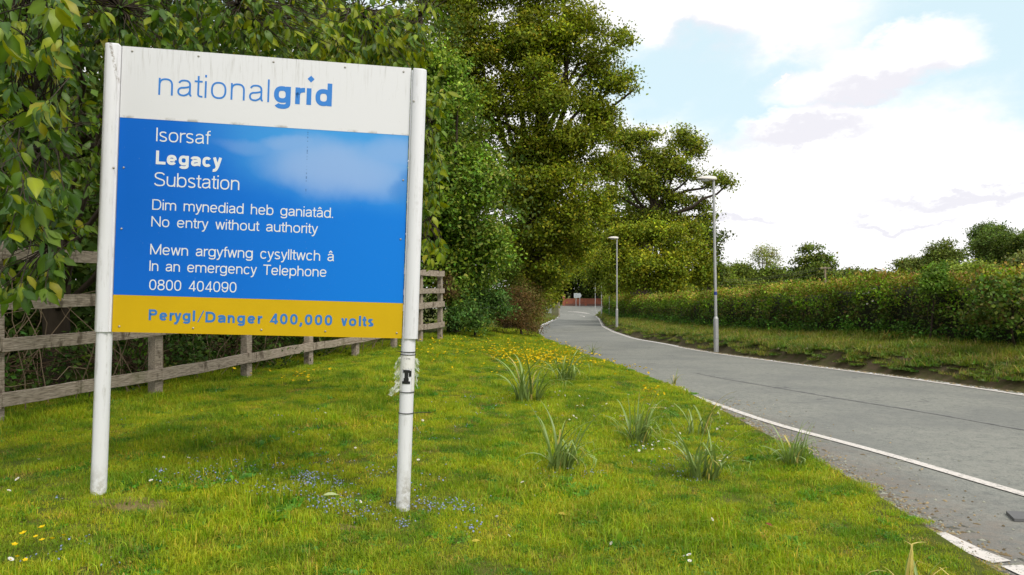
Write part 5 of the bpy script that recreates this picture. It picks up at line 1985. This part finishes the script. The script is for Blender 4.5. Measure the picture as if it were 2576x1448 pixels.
# far trees over the hedge
far = [(1680, 712, 105, 150, 26, (0.12, 0.16, 0.02), 'low wood under the second oak behind the hedge', 1, 800),
       (1850, 700, 150, 70, 26, (0.12, 0.16, 0.03), 'low wood seen right of the nearest lamp post, over the hedge', 1, 600),
       (2000, 708, 150, 80, 20, (0.11, 0.15, 0.03), 'low wood under the flat-topped tree', 1, 600),
       (2120, 706, 160, 80, 16, (0.12, 0.155, 0.035), 'low wood right of the wooden pole', 1, 500),
       (2330, 700, 130, 110, 28, (0.12, 0.16, 0.035), 'low wood at the foot of the right-hand group', 1, 900),
       (2490, 605, 125, 60, 48, (0.08, 0.12, 0.025), 'tallest tree top near the right edge', 1, 600),
       (1928, 650, 120, 38, 38, (0.24, 0.26, 0.07), 'pale airy young tree standing up from the low tree line left of the flat-topped tree', 0.45, 220),
       (1860, 690, 125, 40, 32, (0.15, 0.19, 0.03), 'yellow-green tree left of the pale airy tree', 1, 500),
       (1945, 700, 120, 60, 32, (0.13, 0.17, 0.025), 'round low tree under the pale airy tree', 1, 500),
       (2150, 695, 130, 45, 18, (0.12, 0.15, 0.03), 'low tree right of the flat-topped tree and the wooden pole', 1, 300),
       (2215, 700, 150, 40, 14, (0.10, 0.13, 0.03), 'low dark tree in the dip of the tree line', 1, 220),
       (2300, 675, 120, 50, 30, (0.14, 0.17, 0.035), 'rounded tree starting the right-hand group over the hedge', 1, 480),
       (2375, 650, 118, 50, 44, (0.13, 0.16, 0.035), 'rounded tree in the right-hand group with two tops', 1, 520),
       (2440, 690, 100, 80, 28, (0.18, 0.22, 0.035), 'light green low tree in front of the right-hand group', 1, 520),
       (2500, 640, 110, 62, 72, (0.09, 0.13, 0.025), 'tall dark tree near the right edge of the photo', 1, 800),
       (2590, 640, 105, 60, 80, (0.10, 0.14, 0.025), 'dark tree cut by the right edge of the photo', 1, 700),
       (2570, 690, 80, 30, 50, (0.15, 0.16, 0.05), 'brownish olive bush at the right edge above the hedge', 1, 300),
       (1800, 700, 110, 40, 40, (0.15, 0.19, 0.025), 'light green tree right behind the nearest lamp post', 1, 420)]
for k, (px, py, d, rx, ry, c, lab, dn, ncl) in enumerate(far):
    p = at(px, py, d)
    rr_ = random.Random(k)
    bl = [blob(px, py + ry * .2, d, rx * .8, ry * .7)]
    for q in range(5):
        a = PI * (q + 0.5) / 5
        bl.append(blob(px + math.cos(a) * rx * 0.6, py - math.sin(a) * ry * 0.55 * rr_.uniform(.7, 1.1), d + rr_.uniform(-2, 2), rx * rr_.uniform(.35, .5), ry * rr_.uniform(.35, .5)))
    tree('distant_tree', lab, (p.x, p.y, -1.8), bl, int(ncl * 1.1), 11 if dn == 1 else 9, 0.36 if dn == 1 else 0.26, 1.15 if dn == 1 else 0.9, [c, tuple(v_ * 0.75 for v_ in c)], 0.3, 0.3, seed=120 + k, branches=60, group='trees seen over the hedge',
         topcol=tuple(min(v_ * 1.35, 0.4) for v_ in c))
tree('flat_topped_tree', 'flat-topped spreading tree with layered boughs beside the wooden pole', (at(2045, 700, 118).x, 118, -1.8),
     [blob(2035, 625, 118, 32, 9), blob(2065, 648, 118, 40, 11), blob(2020, 655, 118, 28, 12), blob(2045, 675, 118, 50, 14), blob(2085, 668, 118, 20, 9), blob(2040, 695, 118, 58, 18), blob(2095, 690, 118, 14, 12)],
     620, 11, 0.40, 0.9, [(0.12, 0.16, 0.025), (0.085, 0.12, 0.02)], 0.35, 0.5, seed=140, branches=120, topcol=(0.19, 0.22, 0.04))
tree('hazel_bush', 'bright green bush bulging above the hedge top near the right edge', (at(2350, 700, 18.5).x, 18.7, gz(at(2350, 700, 18.5).x, 18.5)),
     [blob(2350, 690, 18.6, 32, 32), blob(2335, 720, 18.4, 28, 30), blob(2375, 715, 18.4, 22, 26)], 260, 12, 0.07, 0.17, [(0.09, 0.16, 0.02), (0.12, 0.19, 0.022)], 0.03, 0.1, cat='bush', seed=141, branches=60)
tree('hazel_bush', 'round-leaved hazel growth in the hedge at the right edge of the photo', (at(2530, 780, 15.5).x + 0.5, 15.9, gz(at(2530, 780, 15.5).x, 15.5)),
     [blob(2500, 740, 15.6, 50, 40), blob(2550, 790, 15.0, 45, 60), blob(2590, 730, 15.2, 40, 45), blob(2470, 790, 16.2, 40, 40)], 330, 8, 0.085, 0.22, [(0.10, 0.15, 0.02), (0.07, 0.12, 0.02), (0.13, 0.12, 0.03)], 0.03, 0.1,
     cat='bush', seed=142, branches=80, aspect=0.8)
rr_ = random.Random(5)
tree('field_hedge', 'far untrimmed field hedge running along behind the roadside hedge', (30, 100, -1.8),
     [blob(1560 + k * 34, 722 + rr_.uniform(-6, 4), 100 + rr_.uniform(-4, 4), 28, 17) for k in range(32)],
     2600, 9, 0.32, 0.8, [(0.14, 0.175, 0.02), (0.17, 0.20, 0.025), (0.10, 0.13, 0.02)], 0.05, 0.1, cat='hedge', seed=150, branches=60)
# white umbels in the hedge
um = []
for (px, py) in [(2160, 735), (2178, 743), (2172, 752), (2196, 733), (2205, 731), (2190, 740), (2185, 768), (2200, 760)]:
    d = 18.6
    p = at(px, py, d)
    x_ = x_right(d) + 2.62
    p = at(px, py, d)
    um.append((x_ , p.y * 0 + x_ * 1860 / (px - 1288), 1.5 + (730 - py) / 1860 * (x_ * 1860 / (px - 1288)), 2.6))
V0, F0, C0 = petal_flower('umbel', 9, 0.016, 0.003, (0.72, 0.72, 0.62), (0.7, 0.7, 0.55), 0.02)
ur = empty('hedge_parsley', (um[0][0], um[0][1], um[0][2]), 0, 'plant with a few flat white flower heads in the hedge face', 'plant')
for k, (x, y, z, s) in enumerate(um):
    me = np_mesh('flower_head', V0 * s, F0, C0)
    o = link('flower_head', me, ur, MAT_PETAL)
    o.location = (x - um[0][0] - 0.05, y - um[0][1], z - um[0][2])
    o.rotation_euler = (rnd.gauss(0.5, 0.2), rnd.gauss(-0.5, 0.2), 0)

# ------------------------------------------------------------------ JUNCTION: brick wall, arrow sign, board fence, railing
def brick_mat():
    m, t = new_mat('red_brick')
    br = t.n('ShaderNodeTexBrick', i_Scale=1.0)
    br.inputs['Color1'].default_value = (0.42, 0.10, 0.045, 1)
    br.inputs['Color2'].default_value = (0.33, 0.085, 0.045, 1)
    br.inputs['Mortar'].default_value = (0.30, 0.22, 0.17, 1)
    br.inputs['Brick Width'].default_value = 0.23
    br.inputs['Row Height'].default_value = 0.075
    br.inputs['Mortar Size'].default_value = 0.008
    t.t.links.new(t.mapping(obj_co(t), (1, 1, 1), rot=(PI / 2, 0, 0)), br.inputs['Vector'])
    n = t.noise(obj_co(t), 0.8, 5, 0.6)
    c = t.mix(t.m('MULTIPLY', t.ramp(n, 0.45, 0.7), 0.55), br.outputs['Color'], (0.17, 0.07, 0.05))
    return finish(m, t, c, 0.9, spec=0.1)


MAT_BRICK = brick_mat()
zw = -2.08
wall = empty('brick_wall', (at(1419, 745, 166).x, 166, zw), 0, 'low red brick wall with a rounded end pillar across the junction', 'wall')
mb = MB()
mb.box(0.25, 16, -0.02, 0.28, 0.45, 1.55)
mb.build('wall_face', MAT_BRICK, wall)
mb = MB()
mb.box(0.25, 16, -0.07, 0.32, -0.3, 0.45)
mb.build('plinth', simple('old_dark_brick', (0.19, 0.10, 0.075), 0.9, var=0.35, scale=3), wall)
mb = MB()
mb.box(0.24, 16, -0.06, 0.33, 1.55, 1.67)
mb.build('coping', simple('brick_coping', (0.34, 0.12, 0.08), 0.85), wall)
mb = MB()
mb.box(-0.35, 0.24, -0.18, 0.42, -0.3, 1.95)
mb.build('pillar', MAT_BRICK, wall, 0.02)
mb = MB()
mb.rings([[(-0.055 + r_ * math.cos(a), 0.12 + r_ * math.sin(a), z) for a in [i * PI / 8 for i in range(16)]] for r_, z in ((0.38, 1.95), (0.38, 2.05), (0.30, 2.16), (0.14, 2.22))], True, True)
mb.build('pillar_cap', simple('pillar_cap_stone', (0.38, 0.17, 0.12), 0.8), wall)
for xp in (4.6, 9.5):
    mb = MB()
    mb.box(xp, xp + 0.5, -0.14, 0.36, -0.3, 1.552)
    mb.build('buttress', MAT_BRICK, wall)

sg = empty('arrow_sign', (at(1453, 770, 163.5).x, 163.5, z_road(163.5)), 0, 'white direction sign on two posts, right pointing end with black chevron, before the brick wall', 'sign')
k_ = 163.5 / 1860
w1 = 11.0 * k_


def poly_plate(name, pts, y0, y1, mat, parent):
    n = len(pts)
    mb = MB()
    vs_ = [(x, y0, z) for x, z in pts] + [(x, y1, z) for x, z in pts]
    fs = [tuple(range(n)), tuple(reversed(range(n, 2 * n)))] + [(i, i + n, (i + 1) % n + n, (i + 1) % n) for i in range(n)]
    mb.add(vs_, fs)
    return mb.build(name, mat, parent)


zt, zb_ = 738.2, 748.7


def gp(px, py):
    p = at(px, py, 163.5)
    return (p.x - sg.location.x, p.z - sg.location.z)


MAT_PLATE = simple('sign_white', (0.62, 0.66, 0.68), 0.5, var=0.04)
MAT_PRINTG = simple('sign_grey_print', (0.30, 0.33, 0.36), 0.6)
poly_plate('plate', [gp(1443.8, zb_ + 0.6), gp(1460, zb_ + 0.6), gp(1464.8, 743.4), gp(1460, zt), gp(1443.8, zt)], -0.03, 0.0, MAT_PLATE, sg)
c_ = [gp(1460.0, zt + 0.4), gp(1461.4, zt + 0.4), gp(1464.6, 743.4), gp(1461.4, zb_ + 0.2), gp(1460.0, zb_ + 0.2), gp(1462.9, 743.4)]
poly_plate('chevron', [c_[3], c_[2], c_[5], c_[4]], -0.040, -0.031, MAT_BLACK, sg)
poly_plate('chevron', [c_[2], c_[1], c_[0], c_[5]], -0.040, -0.031, MAT_BLACK, sg)
for (a, b, c0, c1) in ((1445.5, 1452, 740.6, 741.6), (1450, 1455, 743.2, 744.2), (1445.5, 1450, 744.5, 745.6), (1446, 1456, 746.4, 747.4)):
    poly_plate('lettering', [gp(a, c1), gp(b, c1), gp(b, c0), gp(a, c0)], -0.036, -0.031, MAT_PRINTG, sg)
for px in (1449, 1458.5):
    x0, z0 = gp(px, 770)
    mb = MB()
    mb.tube([(x0, 0.05, -0.4), (x0, 0.05, gp(px, zt + 1)[1])], 0.075, 10)
    mb.build('post', MAT_GALV, sg)

bf_ = empty('board_fence', (6.25, 117, z_lawn(6.25, 117)), 0, 'mossy upright board fence end beside the far left verge of the road', 'fence')
mb = MB()
mb.box(0, 0.13, 0, 0.03, -0.2, 2.3)
bm_me = mb.mesh('board', simple('mossy_board', (0.13, 0.125, 0.06), 0.9, var=0.4, scale=5))
for k in range(8):
    o = link('board', bm_me, bf_)
    o.location = (0.14 * k, 0.02 * (k % 2), 0.03 * rnd.random())
mb = MB()
mb.box(-0.02, 1.16, 0.052, 0.10, 0.35, 0.44)
mb.build('cross_rail', MAT_WOOD, bf_)
mb = MB()
mb.box(1.14, 1.28, -0.02, 0.12, -0.2, 2.2)
mb.build('post', MAT_WOOD, bf_)
rl = empty('metal_railing', (at(1398, 770, 167).x, 167, -2.05), 0, 'low dark metal railing left of the brick pillar', 'railing')
mb = MB()
for k in range(16):
    mb.box(-3.5 + k * 0.33, -3.5 + k * 0.33 + 0.03, 0, 0.03, 0, 1.05)
mb.box(-3.6, 1.7, 0.031, 0.07, 1.0, 1.06)
mb.box(-3.6, 1.7, 0.031, 0.07, 0.15, 0.21)
mb.build('bars', simple('dark_iron', (0.05, 0.06, 0.06), 0.6), rl)['kind'] = 'stuff'
# kerb stones at the far left corner
kb = []
for k in range(9):
    y = 92 + k * 1.9
    mb = MB()
    x = x_left(y)
    mb.box(-0.12, 0.0, 0, 1.86, -0.1, 0.13)
    o = mb.build('kerb', simple('kerb_stone', (0.30, 0.27, 0.23), 0.85) if k == 0 else bpy.data.materials['kerb_stone'], None, 0.01)
    o.location = (x, y, z_road(y))
    o.rotation_euler = (math.atan2(z_road(y + 1.9) - z_road(y), 1.9), 0, -math.atan2(x_left(y + 1.9) - x, 1.9))
    tag(o, kind='structure')

# wooden pole with wires over the hedge
upole = empty('utility_pole', (at(2076, 700, 95).x, 95, -1.2), 0, 'wooden overhead line pole standing behind the hedge right of the flat-topped tree', 'pole')
mb = MB()
ztop = at(2076, 671, 95).z + 1.2
mb.tube([(0, 0, -0.3), (0, 0, ztop)], [0.15, 0.11], 10)
mb.build('shaft', simple('pole_wood', (0.25, 0.20, 0.13), 0.9), upole)
mb = MB()
mb.box(-0.7, 0.7, -0.16, -0.06, ztop - 0.25, ztop - 0.13)
mb.build('crossarm', MAT_WOOD, upole)
tp = at(2076, 674, 95)
for k in range(3):
    for far_end, lab in ((at(2290, 700, 140), 'right'), (at(1700, 690, 90), 'left')):
        pass
wr = random.Random(2)
for k, dz in enumerate((0, -0.0, -0.6)):
    a = Vector((tp.x + (-0.6, 0.6, 0)[k], tp.y, tp.z + dz))
    b = at(2300, 705 + k * 2, 150)
    c = at(1640, 690 + k * 7, 92)
    mb = MB()
    pts = [c.lerp(a, u / 10) + Vector((0, 0, -1.1 * math.sin(u / 10 * PI))) for u in range(11)] + [a.lerp(b, u / 8) + Vector((0, 0, -0.8 * math.sin(u / 8 * PI))) for u in range(1, 9)]
    mb.tube(pts, 0.018, 4)
    o = mb.build('overhead_wire', MAT_BLACK)
    tag(o, ('upper left thin wire', 'upper right thin wire', 'lowest thin wire')[k] + ' strung from the wooden pole over the hedge', 'wire', 'overhead wires at the wooden pole')

# ------------------------------------------------------------------ small things on the ground
x, y, z = 3.52, 5.72, z_road(5.7)
mb = MB()
mb.rings([[(0, 0, 0), (0.62, -0.10, 0), (0.68, 0.10, 0), (0.07, 0.20, 0)], [(0.0, 0.0, 0.022), (0.62, -0.10, 0.022), (0.68, 0.10, 0.022), (0.07, 0.20, 0.022)]], True, False)
o = mb.build('paving_slab', simple('dark_slab', (0.12, 0.12, 0.12), 0.8), None, 0.004)
xs_, ys_, zs_ = (2550 - 1288) / 1860 * 5.62, 5.62, z_road(5.62)
o.location = (xs_, ys_, zs_ + 0.003)
tag(o, 'flat dark grey slab lying on the asphalt at the right edge', 'slab')
soil_specs = [(-2.68, 5.27, 0.36, 0.17, 'bare soil patch'), (-1.28, 5.22, 0.30, 0.08, ''), ]
for (cx, cy, ra, rb, _) in soil_specs:
    V, F = [(cx, cy, z_lawn(cx, cy) + 0.018)], []
    n = 26
    for ring in (0.6, 1.0):
        for k in range(n):
            a = 2 * PI * k / n
            q = ring * (1 + 0.22 * math.sin(3 * a + cx) + 0.13 * math.sin(7 * a) + 0.10 * math.sin(11 * a + 1))
            x, y = cx + ra * q * math.cos(a), cy + rb * q * math.sin(a)
            V.append((x, y, z_lawn(x, y) + (0.014 if ring < 1 else -0.004)))
    for k in range(n):
        k2 = (k + 1) % n
        F.append((0, 1 + k, 1 + k2))
        F.append((1 + k, 1 + n + k, 1 + n + k2))
        F.append((1 + k, 1 + n + k2, 1 + k2))
    tag(link('bare_soil', np_mesh('bare_soil', V, F, smooth=True), mat=MAT_SOIL), kind='structure')
# fallen leaves
pv, pf = cherry_leaf(3)
for k, (px, py, s, c, lab) in enumerate([(829, 1262, 0.105, (0.45, 0.50, 0.28), 'pale green fallen leaf lying between the sign posts'),
                                         (1420, 1308, 0.06, (0.40, 0.30, 0.05), 'small yellow fallen leaf on the lawn'), (1942, 1332, 0.05, (0.2, 0.06, 0.03), 'small red-brown dead leaf on the right of the lawn'),
                                         (1205, 1318 + 60, 0.05, (0.45, 0.36, 0.06), 'yellow fallen leaf in the grass right of the right post')]):
    x, y, z = spot(px, py)
    cc = np.repeat(np.array(c)[None], len(pv), 0)
    o = link('fallen_leaf', np_mesh('fallen_leaf', pv * s * 1.2, pf, cc, smooth=True), mat=MAT_LEAF)
    o.location = (x - 0.05, y, z + 0.045)
    o.rotation_euler = (rnd.gauss(0.4, 0.1), rnd.gauss(0, 0.2), rnd.uniform(-0.4, 0.4))
    tag(o, lab, 'leaf')
# loose grit and stalks along the lawn edge
Vs, Fs, Cs = [], [], []
b = 0
r = np.random.default_rng(12)
for k in range(4500):
    side = k % 3
    if side < 2:
        y = 3.3 + 9 * r.uniform() ** 1.2
        x = x_left(y) + abs(r.normal(0, 0.14)) * (1 if r.uniform() < 0.8 else 4)
    else:
        y = 10 + 22 * r.uniform()
        x = x_right(y) - abs(r.normal(0, 0.06)) + 0.08
    s = r.uniform(0.003, 0.012) * (1 if side < 2 else 2)
    a = r.uniform(0, 6.28)
    el_ = r.uniform(1, 5) if r.uniform() < 0.25 else 1
    P = np.array([(-s * el_, -s, 0), (s * el_, -s * .7, 0), (s * el_ * .8, s, 0), (-s * el_ * .9, s * .8, 0), (0, 0, s * 1.1)])
    R_ = np.array([[math.cos(a), -math.sin(a), 0], [math.sin(a), math.cos(a), 0], [0, 0, 1]])
    Vs.append(P @ R_.T + np.array([x, y, z_road(y) + 0.002]))
    Fs.append(np.array([(0, 1, 4), (1, 2, 4), (2, 3, 4), (3, 0, 4)]) + b)
    c = np.array((0.30, 0.22, 0.14)) if r.uniform() < 0.5 else np.array((0.30, 0.29, 0.27))
    Cs.append(np.repeat((c * r.uniform(0.4, 1.4))[None], 5, 0))
    b += 5
tag(link('grit', np_mesh('grit', np.concatenate(Vs), np.concatenate(Fs), np.concatenate(Cs)), mat=MAT_LEAF), kind='stuff')
